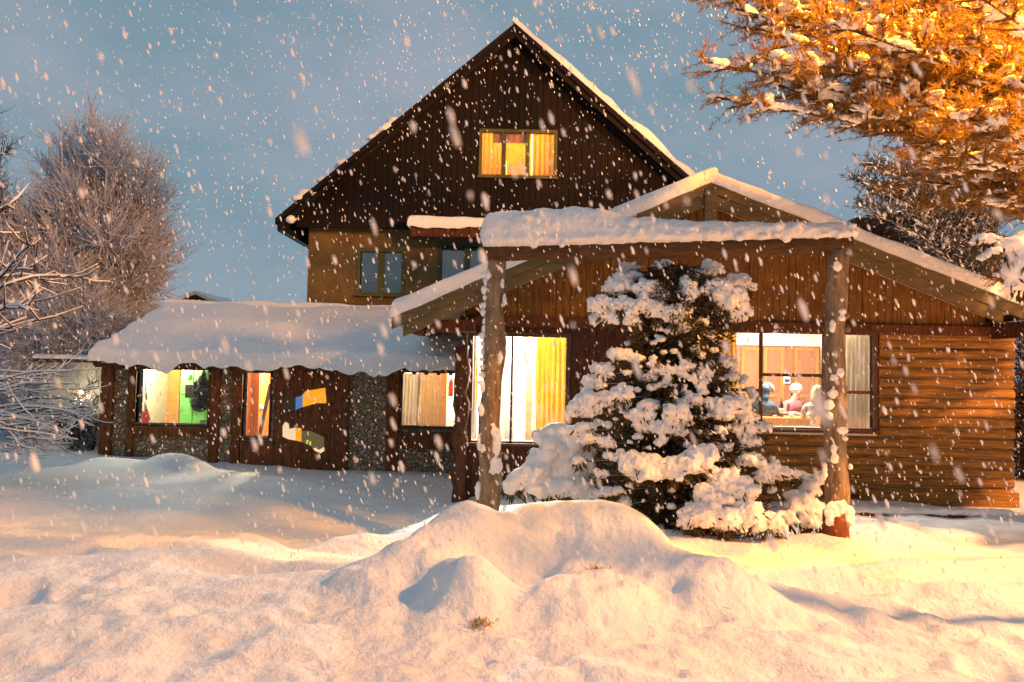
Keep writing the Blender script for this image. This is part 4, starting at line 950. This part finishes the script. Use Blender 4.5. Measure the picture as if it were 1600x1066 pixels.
# ------------------------------------------------------------------ vegetation helpers
def blades(P, D, ln, wd, jit=.0):
    """kite-shaped leaf/needle quads: P base points, D directions, arrays"""
    k = len(P); D = D/(np.linalg.norm(D, axis=1, keepdims=True)+1e-9); r = rng.normal(size=(k,3)); X = np.cross(D, r); X /= (np.linalg.norm(X, axis=1, keepdims=True)+1e-9)
    ln = np.broadcast_to(np.asarray(ln, float).reshape(-1,1) if np.ndim(ln) else ln, (k,1)); wd = np.broadcast_to(np.asarray(wd, float).reshape(-1,1) if np.ndim(wd) else wd, (k,1))
    return np.stack([P, P+D*ln*.45+X*wd, P+D*ln, P+D*ln*.45-X*wd], 1)
def twigs(segs, r0, r1):
    """segs: (k,m,3) polylines -> triangular tubes as quads; r0->r1 taper (arrays ok)"""
    S_ = np.asarray(segs); k, m, _ = S_.shape
    d = S_[:, -1]-S_[:, 0]; d /= (np.linalg.norm(d, axis=1, keepdims=True)+1e-9); a = np.cross(d, np.array([.31,.17,.93])); a /= (np.linalg.norm(a, axis=1, keepdims=True)+1e-9); b = np.cross(d, a)
    rr = np.linspace(0, 1, m)[None, :, None]; r0 = np.asarray(r0, float).reshape(-1,1,1); r1 = np.asarray(r1, float).reshape(-1,1,1); rad = r0*(1-rr)+r1*rr
    rings = [S_ + rad*(a[:, None]*math.cos(t)+b[:, None]*math.sin(t)) for t in (0, 2.094, 4.189)]
    Q = []
    for i in range(m-1):
        for j in range(3):
            Q.append(np.stack([rings[j][:, i], rings[(j+1)%3][:, i], rings[(j+1)%3][:, i+1], rings[j][:, i+1]], 1))
    return np.concatenate(Q)

# ------------------------------------------------------------------ the snow-laden conifer behind the beam
def Z(zx, zy): return 860+zx/2.22, 380+zy/2.22
CL = [(265,85,35,20,-.1),(390,95,40,28,-.2),(560,90,40,25,-.3),(640,130,45,25,-.35),(690,150,25,15,-.4),(235,145,50,38,.2),(300,115,30,15,.1),(345,165,55,38,.3),(165,215,38,33,.3),(200,255,35,28,.3),(245,210,30,25,.35),(300,220,42,28,.4),(370,230,45,32,.4),(440,250,42,36,.4),(480,170,40,40,.3),(500,110,35,22,.1),(560,160,40,28,.3),(610,190,55,45,.35),(650,240,40,40,.35),(155,265,22,22,.25),(290,270,28,18,.4),(470,290,26,22,.4),
(230,385,45,22,.3),(180,440,40,26,.2),(150,480,40,26,.2),(130,560,52,48,.3),(190,540,46,26,.35),(245,520,38,30,.5),(290,400,30,16,.3),(350,460,25,22,.4),(410,440,55,16,.4),(480,425,24,22,.4),(530,455,32,26,.4),(600,410,40,16,-.1),(630,465,28,10,-.1),(310,600,55,20,.5),(350,560,36,24,.5),(440,600,50,42,.6),(500,545,46,20,.5),(590,575,48,44,.5),(660,560,36,30,.45),(680,600,34,24,.45),(440,650,34,20,.6),
(130,680,28,20,.4),(200,690,36,20,.4),(110,640,36,20,.3),(330,640,44,20,.5),(390,650,26,34,.55),(700,640,44,26,.4),(740,640,22,22,.3),(640,640,36,16,.4),(700,690,40,20,.4),(590,710,36,16,.5),
(280,760,48,40,.75),(350,770,55,42,.8),(420,780,55,42,.85),(490,760,62,44,.85),(530,730,42,36,.8),(300,800,44,24,.8),(690,750,46,26,.5),(760,790,42,30,.5),(730,810,36,26,.55),(800,800,34,24,.4),
(600,820,55,40,.8),(660,860,64,44,.85),(560,880,64,40,.9),(520,940,64,44,1.0),(600,960,72,38,1.0),(680,930,55,44,.95),(740,960,54,34,.9),(790,990,34,24,.8),(480,970,34,24,1.0),(220,860,36,16,.6),(260,900,26,20,.6),(170,800,26,16,.4),(100,750,26,16,.3)]
YC = 8.25
def clump_set(cl, Y0, kz=.8, sub=9):
    els = []; info = []
    for (u, v, ru, rv, dy) in cl:
        Y = Y0-dy; p = U(u, v, Y); k = Y/F; rx, rz_ = ru*k, rv*k; ry = (rx+rz_)*.5*kz
        els.append(((p.x, p.y, p.z), (rx*.95, ry*.9, rz_*.88))); info.append((p, rx, ry, rz_))
        for q in range(sub):
            a = random.uniform(0, 2*PI); e = random.uniform(-.75, .95); c = math.sqrt(max(0, 1-e*e)); s = random.choice([random.uniform(.14,.28), random.uniform(.25, .5)])
            els.append(((p.x+math.cos(a)*c*rx*.95, p.y-abs(math.sin(a))*c*ry*.9*(1 if random.random()<.7 else -1), p.z+e*rz_*.9), (rx*s, ry*s+.01, rz_*s*1.05)))
    return els, info
def foliage_for(info, per, under=.8, ln=.09, wd=.012, drop=.5, hi=-.05):
    P = []; D = []
    for p, rx, ry, rz_ in info:
        n_ = int(per*(rx*rx*4+rz_*.3)*20)+10
        a = rng.uniform(0, 2*PI, n_); e = rng.uniform(-1.6, hi, n_); c = np.sqrt(np.clip(1-np.clip(e,-1,1)**2, .05, 1))
        d = np.stack([np.cos(a)*c, np.sin(a)*c, e], 1)
        P.append(np.array(p)+d*np.array([rx*.9, ry*.9, rz_*.8])+rng.normal(0, .012, (n_,3))); D.append(d+np.array([0,0,-drop])+rng.normal(0,.45,(n_,3)))
    P = np.concatenate(P); D = np.concatenate(D); k = len(P)
    return blades(P, D, rng.uniform(.5, 1.25, k)*ln, rng.uniform(.6,1.2,k)*wd)
tree = empty('snowy_conifer'); tag(tree, 'bushy conifer weighed down with snow clumps behind the crossbeam', 'tree')
cl = [(*Z(a, b), c/2.22, d/2.22, e) for a, b, c, d, e in CL]
# back side of the crown, unseen in the photo but there from the side
back = []
for k in range(46):
    t = random.random(); v = 430+t*380; half = np.interp(v, [420,480,530,600,700,800],[95,110,90,125,150,160]); back.append((1045+random.uniform(-.8,.8)*half+t*15, v, random.uniform(14,24), random.uniform(8,14), -random.uniform(.45,.95)*(.5+t*.7)))
cl = [(a+random.uniform(-3,3), b, c*1.04, d*1.08, e+.05) for a, b, c, d, e in cl]
els, info = clump_set(cl, YC, sub=12); elb, infb = clump_set(back, YC, sub=5)
for k in range(240):
    t_ = random.random()**.8; v_ = 412+t_*410; half = float(np.interp(v_, [412,440,480,530,570,640,700,800],[70,105,115,72,110,135,150,165])); f_ = random.uniform(-1, 1); u_ = 1050+f_*half*.97+t_*12
    r_ = random.uniform(3, 8); dep = (.25+.62*t_)*math.sqrt(max(.05, 1-f_*f_)); p_ = U(u_, v_, YC-dep); kk = p_.y/F; els.append(((p_.x, p_.y, p_.z), (r_*1.25*kk, r_*kk, r_*.75*kk)))
blobs('snow_clumps', els+elb, SNOWS, tree, .015, .022, 24)
# dark inner crown
n_ = 46000; t = rng.uniform(0, 1, n_)**.85; zc_top = U(1050, 415, YC).z; zc_bot = gh(1.9, YC)
zz = zc_top+(zc_bot-zc_top)*t; prof = np.interp(t, [0,.08,.22,.30,.45,.6,.8,1], [.35,.72,.80,.62,.85,1.0,1.10,1.0])
a = rng.uniform(0, 2*PI, n_); rr = np.sqrt(rng.uniform(.02, 1, n_))*prof*.80*(.86+.22*np.sin(a*5+zz*6)+.1*np.sin(a*11-zz*9)); cxx = U(1048, 500, YC).x+.12*t
P = np.stack([cxx+np.cos(a)*rr, YC-.05+np.sin(a)*rr*.9, zz-.25*rr*.4], 1)
D = np.stack([np.cos(a), np.sin(a), rng.uniform(-.9,.35,n_)], 1)+rng.normal(0,.4,(n_,3))
Q1 = blades(P, D, rng.uniform(.05,.12,n_), rng.uniform(.006,.014,n_)); Q2 = np.concatenate([foliage_for(info, 20), foliage_for(info, 9, ln=.05, wd=.006, drop=.1, hi=.75)]); Q3 = foliage_for(infb, 16)
quads('foliage', np.concatenate([Q1, Q2, Q3]), M['needle'], tree)
mb = MB(); mb.tube([(cxx.mean()+.03*math.sin(k), YC, zc_bot-.2+k*.36) for k in range(10)], [.10-.008*k for k in range(10)], 10, .06); mb.build('trunk', M['twigd'], tree, True)
mb = MB()
for p, rx, ry, rz_ in info+infb:
    b = Vector((float(cxx.mean()), YC, p.z-.15-random.random()*.1)); m_ = b.lerp(p, .55)+Vector((0,0,.05)); mb.tube([b, m_, p-Vector((0,0,rz_*.4))], [.025,.016,.006], 5)
mb.build('branches', M['twigd'], tree)

def shrub(name, label, cl, Y0, per=24, cat='shrub'):
    o = empty(name); random.seed(len(label))
    if cat == 'bough': o.parent = bpy.data.objects['snowy_pine']; o['label'] = label
    else: tag(o, label, cat)
    els, info = clump_set(cl, Y0); blobs('snow_clumps', els, SNOWS, o, .019, .012, 12)
    c = sum((p for p, *_ in info), Vector())/len(info); mb = MB(); g = gh(c.x, c.y)
    if cat == 'bough': c = Vector((7.5, 7.35, 3.3)); g = 3.3
    for p, rx, ry, rz_ in info: mb.tube([Vector((c.x, c.y, g-.1)), Vector(((p.x+c.x)/2, (p.y+c.y)/2, (g+p.z)/2)), p], [.05,.03,.012] if cat == 'bough' else [.02,.014,.006], 5)
    mb.build('stems', M['twigd'], o); quads('foliage', foliage_for(info, per), M['needle'], o); return o
shrub('snowy_shrub', 'rounded shrub buried in smooth lilac snow left of the conifer', [(872,688,34,32,0),(850,725,32,26,.1),(815,748,22,20,.2),(888,738,34,34,.1),(905,715,26,30,0),(868,762,38,18,.25),(798,762,14,13,.2),(905,765,26,18,.3),(840,750,24,18,.25)], 8.5, 16)
shrub('snowy_shrub', 'low snow covered shrub between the conifer and the right post', [(1243,776,18,13,0),(1266,763,17,15,-.1),(1247,790,22,15,.05),(1270,794,18,18,.05),(1261,812,16,16,.1),(1277,812,13,15,.1),(1238,742,13,8,-.1),(1225,810,18,14,.15),(1283,748,10,12,-.15),(1254,744,12,9,-.2)], 8.0)

# tufts poking through the snow mound
def tuft(u, v, Y, n, label, s=.07):
    p = U(u, v, Y); z = gh(p.x, Y); n_ = n; P = np.stack([p.x+rng.normal(0,.035,n_), Y+rng.normal(0,.03,n_), np.full(n_, z-.02)+rng.uniform(0,.03,n_)], 1)
    D = np.stack([rng.normal(0,.6,n_), rng.normal(-.3,.5,n_), rng.uniform(.2,1,n_)], 1); o = quads('grass_tuft', blades(P, D, rng.uniform(.4,1.1,n_)*s, .004), M['twine']); tag(o, label, 'grass tuft'); return o
tuft(752, 966, 4.30, 110, 'ochre leaf tuft under the overhanging front lip of the snow mound', .055)
tuft(936, 838, 5.05, 60, 'small ochre tuft poking out near the top of the snow mound', .05); tuft(1170, 868, 5.12, 50, 'small ochre tuft at the right end of the snow mound', .05)

# ------------------------------------------------------------------ bare trees on the left
def bare_tree(name, label, base, crown, rad, nl, ns, ntw, m, trunk_r=.2, upb=.9, tw=(.35,.8), seed=1, r=.006):
    g = np.random.default_rng(seed); o = empty(name, (0,0,0)); tag(o, label, 'tree', None)
    bx = np.array(base, float); c = np.array(crown, float); rad = np.array(rad, float)
    mb = MB(); top = c+np.array([0,0,rad[2]*.3]); pts = [Vector(bx+(top-bx)*t+np.array([.12*math.sin(t*7+seed), .1*math.sin(t*5), 0])) for t in np.linspace(0, 1, 9)]
    mb.tube(pts, [trunk_r*(1-.85*k/8) for k in range(9)], 9, .05)
    # limbs
    e = g.normal(size=(nl,3)); e /= np.linalg.norm(e, axis=1, keepdims=True); irr = np.array([1+.55*noise.noise(Vector(q)*2.2+Vector((seed,0,0))) for q in e.tolist()])[:, None]; E = c+e*rad*irr*g.uniform(.35, .95, (nl,1))**.7
    tt = g.uniform(.15, .8, nl); B0 = bx+(c-bx)*tt[:, None]; B0[:, 2] = np.minimum(B0[:, 2], E[:, 2]-.2)
    mid = (B0+E)/2+np.array([0,0,-.12])*rad[2]*.3+g.normal(0,.12,(nl,3)); tq = np.linspace(0,1,7)[None,:,None]
    Lm = B0[:,None]*(1-tq)**2+2*mid[:,None]*tq*(1-tq)+E[:,None]*tq**2
    for q in range(nl): mb.tube([Vector(x) for x in Lm[q]], [trunk_r*.34*(1-.85*k/6) for k in range(7)], 5)
    mb.build('trunk', m, o, True)
    # sub-branches
    idx = g.integers(0, nl, nl*ns); tk = g.uniform(.25, 1, nl*ns); st = Lm[idx, (tk*6).astype(int)]+0
    out = (st-c)/rad; dr = out*.7+g.normal(0,.55,(len(idx),3)); dr[:, 2] += upb*.6; dr /= np.linalg.norm(dr, axis=1, keepdims=True)
    ls = g.uniform(.6, 1.5, (len(idx),1))*rad.mean()*.34; en = st+dr*ls; md = (st+en)/2+g.normal(0,.05,(len(idx),3)); S2 = np.stack([st, md, en], 1)
    Q = [twigs(S2, r*2.2, r*1.0)]
    k2 = g.integers(0, len(idx), len(idx)*ntw); tk = g.uniform(.1, 1, len(k2))[:, None]; st2 = st[k2]*(1-tk)+en[k2]*tk
    d2 = dr[k2]*.7+g.normal(0,.5,(len(k2),3)); d2[:, 2] += upb*.55; d2 /= np.linalg.norm(d2, axis=1, keepdims=True)
    e2 = st2+d2*g.uniform(tw[0], tw[1], (len(k2),1)); m2 = (st2+e2)/2+g.normal(0,.03,(len(k2),3)); Q.append(twigs(np.stack([st2, m2, e2], 1), r*1.0, r*.5))
    quads('crown', np.concatenate(Q), m, o); return o
def px(u, v, Y): p = U(u, v, Y); return (p.x, p.y, p.z)
Yt = 18.0
bare_tree('bare_tree', 'tall bare broom shaped tree with frosted twigs left of the stone wing', px(130, 700, Yt), px(150, 365, Yt), (1.9, 1.7, 3.5), 110, 22, 15, M['twig'], .22, 1.0, (.3,.75), 3, .010)
bare_tree('bare_tree', 'bare frosted tree cut by the left edge of the picture', px(20, 700, Yt-1), px(15, 440, Yt-1), (2.1, 1.5, 2.4), 80, 22, 13, M['twig'], .2, .8, (.3,.7), 5, .010)
bare_tree('bare_tree', 'low twiggy tree in front of the left end of the stone wing roof', px(90, 700, 16.0), px(100, 530, 16.0), (1.9, .9, 1.2), 100, 22, 14, M['twig'], .15, .2, (.25,.6), 8, .007)
bare_tree('bare_tree', 'thin dark tree top at the far left edge against the sky', px(-30, 700, 17), px(-25, 260, 17), (.75, .7, 1.9), 26, 12, 9, M['twigd'], .12, .6, (.3,.6), 9, .007)
bare_tree('climbing_shrub', 'leafless climbing shrub against the pale wall left of the stone wing', px(140, 715, 14.5), px(120, 640, 14.6), (.65, .25, .75), 24, 10, 6, M['twigd'], .05, .3, (.12,.3), 12, .005)['category'] = 'shrub'
# snowy arching branches, lower left
def arch_bush(name, label, roots, n, Y, seed, snow_r=.03, mt=SNOWS, spread=(1.0, .5), droop=.5):
    random.seed(seed); o = empty(name); tag(o, label, 'shrub'); mb = MB(); ms = MB()
    for k in range(n):
        (u0, v0), (u1, v1) = random.choice(roots); u0 += random.uniform(-12,12); v0 += random.uniform(-14,14); u1 += random.uniform(-25,25); v1 += random.uniform(-22,22)
        y0 = Y+random.uniform(-.4,.4); y1 = y0+random.uniform(-.5,.5); a = U(u0, v0, y0); b = U(u1, v1, y1); pts = []
        up_ = random.uniform(-.1, .25)
        for q in range(9):
            t = q/8; p = a.lerp(b, t); p.z += up_*4*t*(1-t)*.5+.03*noise.noise(Vector((t*4, k*3.1, 0))); p.y += .08*math.sin(t*5+k); pts.append(p)
        mb.tube(pts, [.014*(1-.7*q/8) for q in range(9)], 5)
        ms.tube([p+Vector((0,0,.015)) for p in pts], [snow_r*(1-.55*q/8)*(.75+.5*random.random()) for q in range(9)], 7, .15)
        for w in range(6):
            i = random.randint(2, 8); p = pts[i]; d = (pts[8]-pts[0]).normalized()*.6+Vector((random.gauss(0,.4), random.gauss(0,.5), random.gauss(.15,.35))); e = p+d*random.uniform(.15,.38); m_ = (p+e)/2+Vector((0,0,-.02))
            mb.tube([p, m_, e], [.007,.005,.003], 4); ms.tube([p+Vector((0,0,.008)), m_+Vector((0,0,.008)), e], [snow_r*.5, snow_r*.55*(.6+.6*random.random()), snow_r*.30], 6, .2)
    mb.build('stems', M['twigd'], o, True); ms.build('snow_cover', mt, o, True); return o
arch_bush('snowy_bush', 'shrub of long arching snow coated branches at the lower left', [((-40,620),(110,600)), ((-30,640),(120,650)), ((-30,650),(95,665)), ((0,660),(80,690)), ((30,640),(125,655)), ((-40,590),(95,605)), ((20,690),(70,705)), ((-40,700),(45,700)), ((10,600),(60,640))], 46, 11.0, 4, .018)
arch_bush('snowy_bush', 'orange lit snow coated branch tips at the left edge', [((-60,480),(108,418)), ((-60,500),(60,425)), ((-50,460),(48,400)), ((-60,440),(30,430)), ((-60,470),(20,355)), ((-70,540),(30,495)), ((-60,400),(20,352))], 10, 5.6, 6, .012)
random.seed(21)

# ------------------------------------------------------------------ conifers on the right
def pine(name, label, trunk, tips, Ztr, needle_m, seed, twn=10, nper=26, nl=.065, nw=.0030, snow_r=.028, trunk_r=.2, lat=.75, snowp=.75, hgt=9, cover=SNOWS, upsw=.1, ntw_len=.34, fluffy=False):
    els = []
    random.seed(seed); g = np.random.default_rng(seed); o = empty(name); tag(o, label, 'tree'); mb = MB(); ms = MB(); segs = []
    tx, ty = trunk
    mt = MB(); mt.tube([Vector((tx+.1*math.sin(k), ty, -.2+k*hgt/10)) for k in range(11)], [trunk_r*(1-.08*k) for k in range(11)], 12, .05); mt.build('trunk', M['beamlog'], o, True)
    for T in tips:
        T = Vector(T); b = Vector((tx, ty, T.z+Ztr+random.uniform(-.3,.3))); mid = b.lerp(T, .5)+Vector((0, 0, random.uniform(-.1,.25)))
        nb = 14; pts = [b*(1-t)**2+mid*2*t*(1-t)+T*t*t for t in np.linspace(0,1,nb)]; ln = (T-b).length
        mb.tube(pts, [.05*(1-.85*q/(nb-1)) for q in range(nb)], 6)
        seg0 = int(nb*.18)
        for q in range(seg0, nb-1):
            for sd in (-1, 1):
                for rep in range(2):
                    t = (q-seg0)/(nb-seg0); L0 = lat*(1.05-.8*t)*random.uniform(.5,1.1)
                    d = (pts[q+1]-pts[q]).normalized(); sv = d.cross(Vector((0,0,1))).normalized()*sd; p = pts[q].lerp(pts[q+1], random.random())
                    dd = (d*.75+sv*random.uniform(.5,1.1)+Vector((0,0,random.uniform(-.25,.25)+upsw))).normalized(); e = p+dd*L0; m_ = p.lerp(e, .5)+Vector((0,0,-.04*L0+.0))
                    mb.tube([p, m_, e], [.013,.009,.005], 4)
                    if random.random() < snowp:
                        k0 = random.uniform(.2,.5); w_ = snow_r*random.uniform(.6,1.5); cpt = [p.lerp(e, k0+(1-k0)*f)+Vector((0,0,.012)) for f in (0,.2,.4,.6,.8,1.0)]
                        if fluffy:
                            for f in np.linspace(k0, 1, 9):
                                q_ = p.lerp(e, f); w2 = w_*random.uniform(.45,1.15); els.append(((q_.x, q_.y, q_.z+w2*.5-.04*L0*4*f*(1-f)*.5), (w2*1.5, w2*1.3, w2*.8)))
                        else: ms.tube(cpt, [w_*random.uniform(.5,1.2) for _ in cpt[:-1]]+[w_*.4], 7, .2)
                    for w in range(twn):
                        s = random.random(); c = p.lerp(e, s); e2 = c+(dd*.8+Vector((random.gauss(0,.5), random.gauss(0,.5), random.gauss(.0,.35)))).normalized()*ntw_len*random.uniform(.4,1); segs.append((c, e2))
                        if not fluffy and random.random() < snowp*.35: ms.tube([c.lerp(e2,.3)+Vector((0,0,.01)), c.lerp(e2,.65)+Vector((0,0,.012)), e2], [snow_r*.4, snow_r*random.uniform(.5,1.0), snow_r*.35], 6, .2)
                    segs.append((p, e))
        # snow ridge on the outer bough
        ci = pts[int(nb*.35):]
        if fluffy:
            for a_, b_ in zip(ci, ci[1:]):
                for f in (0, .2, .4, .6, .8):
                    if noise.noise(Vector((a_.x*2.2, a_.z*3, f))) > -.25:
                        w_ = snow_r*random.uniform(.8,1.9); q_ = a_.lerp(b_, f); els.append(((q_.x+random.gauss(0,.01), q_.y+random.gauss(0,.015), q_.z+w_*.5), (w_*1.5, w_*1.2, w_*.85)))
        else: ms.tube([p+Vector((0,0,.02)) for p in ci], [snow_r*random.uniform(.8,1.7) for _ in ci[:-1]]+[snow_r*.6], 8, .2)
    mb.build('branches', M['beamlog'], o, True); (blobs('snow_cover', els, cover, o, .024, .016, 16) if fluffy else ms.build('snow_cover', cover, o, True))
    A_ = np.array([list(a) for a, b in segs]); B_ = np.array([list(b) for a, b in segs]); k = len(A_)
    idx = np.repeat(np.arange(k), nper); t = g.uniform(0, 1, len(idx))[:, None]; P = A_[idx]*(1-t)+B_[idx]*t; D = (B_-A_)[idx]; D /= (np.linalg.norm(D, axis=1, keepdims=True)+1e-9); D = D*.8+g.normal(0,.6,(len(idx),3))
    nd = blades(P, D, g.uniform(.6,1.2,len(idx))*nl, nw); tw = twigs(np.stack([A_, (A_+B_)/2, B_], 1), .004, .002)
    quads('needles', np.concatenate([nd, tw]), needle_m, o); return o
tips = [px(1100,96,6.0), px(1128,-8,6.2), px(1150,14,6.0), px(1182,44,6.0), px(1208,92,6.0), px(1232,140,6.3), px(1190,128,6.4), px(1118,152,6.2), px(1150,30,6.0), px(1165,60,6.4), px(1210,118,6.2), px(1290,188,6.2), px(1330,212,6.6), px(1260,60,5.6), px(1390,180,5.6), px(1400,255,6.2), px(1375,300,7.2), px(1400,120,6.6), px(1460,200,5.4), px(1340,40,6.8), px(1480,80,6.0), px(1440,330,7.0), px(1500,270,6.6), px(1540,340,6.4), px(1330,-30,6.2), px(1450,-30,6.2), px(1550,150,5.2), px(1560,250,6.0), px(1240,-20,7.0), px(1350,140,7.6), px(1430,240,7.6), px(1500,160,7.4), px(1200,20,7.4)]
random.seed(77)
poly = [(1190,-20),(1230,60),(1280,110),(1330,150),(1380,195),(1420,240),(1450,280),(1500,310),(1580,320),(1680,310),(1680,-40)]
def inside(u, v):
    c = False
    for (x1, y1), (x2, y2) in zip(poly, poly[1:]+poly[:1]):
        if (y1 > v) != (y2 > v) and u < (x2-x1)*(v-y1)/(y2-y1)+x1: c = not c
    return c
tips = [t_ if i_ < 8 else (t_[0]+.22, t_[1], t_[2]+.12) for i_, t_ in enumerate(tips)]
while len(tips) < 66:
    u, v = random.uniform(1130, 1650), random.uniform(-20, 350)
    if inside(u, v): tips.append(px(u, v, random.uniform(5.2, 9.0)))
for q in range(30):   # unseen boughs on the other sides, added to shade the log wall
    a = random.uniform(-PI*.62, PI*.75); r_ = random.uniform(1.2, 2.3); tips.append((7.6+math.cos(a)*r_, 7.4+math.sin(a)*r_, random.uniform(2.9, 8.0)))
pine('snowy_pine', 'large snow dusted pine glowing orange at the upper right', (7.6, 7.4), tips, -.6, M['oneedle'], 31, twn=7, nper=26, nl=.055, lat=.60, ntw_len=.26, hgt=11, fluffy=True, snow_r=.027, snowp=.68, nw=.0035)
# foreground clump at the right edge
shrub('bough', 'big orange lit snow clump on a bough at the right edge', [(1600,400,34,42,0),(1575,385,22,14,.05),(1540,372,22,8,.1),(1525,378,12,6,.1),(1550,392,14,6,.1),(1535,403,10,8,.1),(1595,430,26,30,0),(1612,380,22,26,0)], 5.0, 10, 'bough')
# spruce behind the right slope of the roof
tips2 = [px(1345,285,19), px(1362,262,19.5), px(1375,300,19), px(1355,320,19), px(1368,338,18.8), px(1400,300,19), px(1420,340,18.5), px(1440,370,18.3), px(1460,390,18.2), px(1395,350,19), px(1410,270,20), px(1430,300,20), px(1480,400,18), px(1500,410,18), px(1450,320,20), px(1480,350,19), px(1520,420,18), px(1530,380,19), px(1560,440,18), px(1500,330,20)]
sp_ = pine('snowy_spruce', 'grey snow laden spruce behind the right slope of the snowy roof', (14.0, 20.5), tips2, -1.4, M['sneedle'], 41, twn=5, nper=9, nl=.15, nw=.012, snow_r=.028, snowp=.40, lat=1.3, hgt=10, upsw=.45, ntw_len=.5, trunk_r=.28)
# dark tree mass right of the log wall
bare_tree('bare_tree', 'dark leafless thicket right of the log wall corner', px(1625, 790, 14), px(1640, 620, 14), (1.1, 1.0, 1.6), 40, 14, 10, M['twigd'], .12, .4, (.3,.6), 17, .01)

# ------------------------------------------------------------------ falling snow: loose flakes and clots at rest in the air
n_ = 16000; g = np.random.default_rng(5); yy = .9+9.1*g.uniform(0, 1, n_)**.75; yy[:170] = g.uniform(.45, 1.1, 170); xx = g.uniform(-1, 1, n_)*(yy*.80+1.2); zlo = height(xx, yy); zhi = CAMZ+yy*.62+.8; zz = zlo+.1+(zhi-zlo)*g.uniform(0, 1, n_)
import bmesh
bm = bmesh.new(); bmesh.ops.create_icosphere(bm, subdivisions=1, radius=1); iv = np.array([v.co[:] for v in bm.verts]); fi = np.array([[v.index for v in f.verts] for f in bm.faces]); bm.free()
fall = np.array([.36, -.05, -1.0]); fall /= np.linalg.norm(fall)
rad_ = g.uniform(.0022, .0048, n_)*(1+.5*(g.uniform(0,1,n_) < .10))
v = iv[None]*(1+g.normal(0, .22, (n_, len(iv), 1)))*rad_[:, None, None]
along = (v@fall)[..., None]; v = v+along*fall*g.uniform(1.5, 3.0, n_)[:, None, None]
v = v+np.stack([xx, yy, zz], 1)[:, None]
V = v.reshape(-1,3)[(fi[None]+np.arange(n_)[:, None, None]*len(iv)).reshape(-1)].reshape(-1, 3, 3)
fs = quads('falling_snow', V, mat('snowflake', (.9,.9,.92), (.85,.85,.87), rough=.8, trans=.4), None, 3); fs['kind'] = 'stuff'; fs['label'] = 'loose snowflakes falling through the air in front of the lodge'
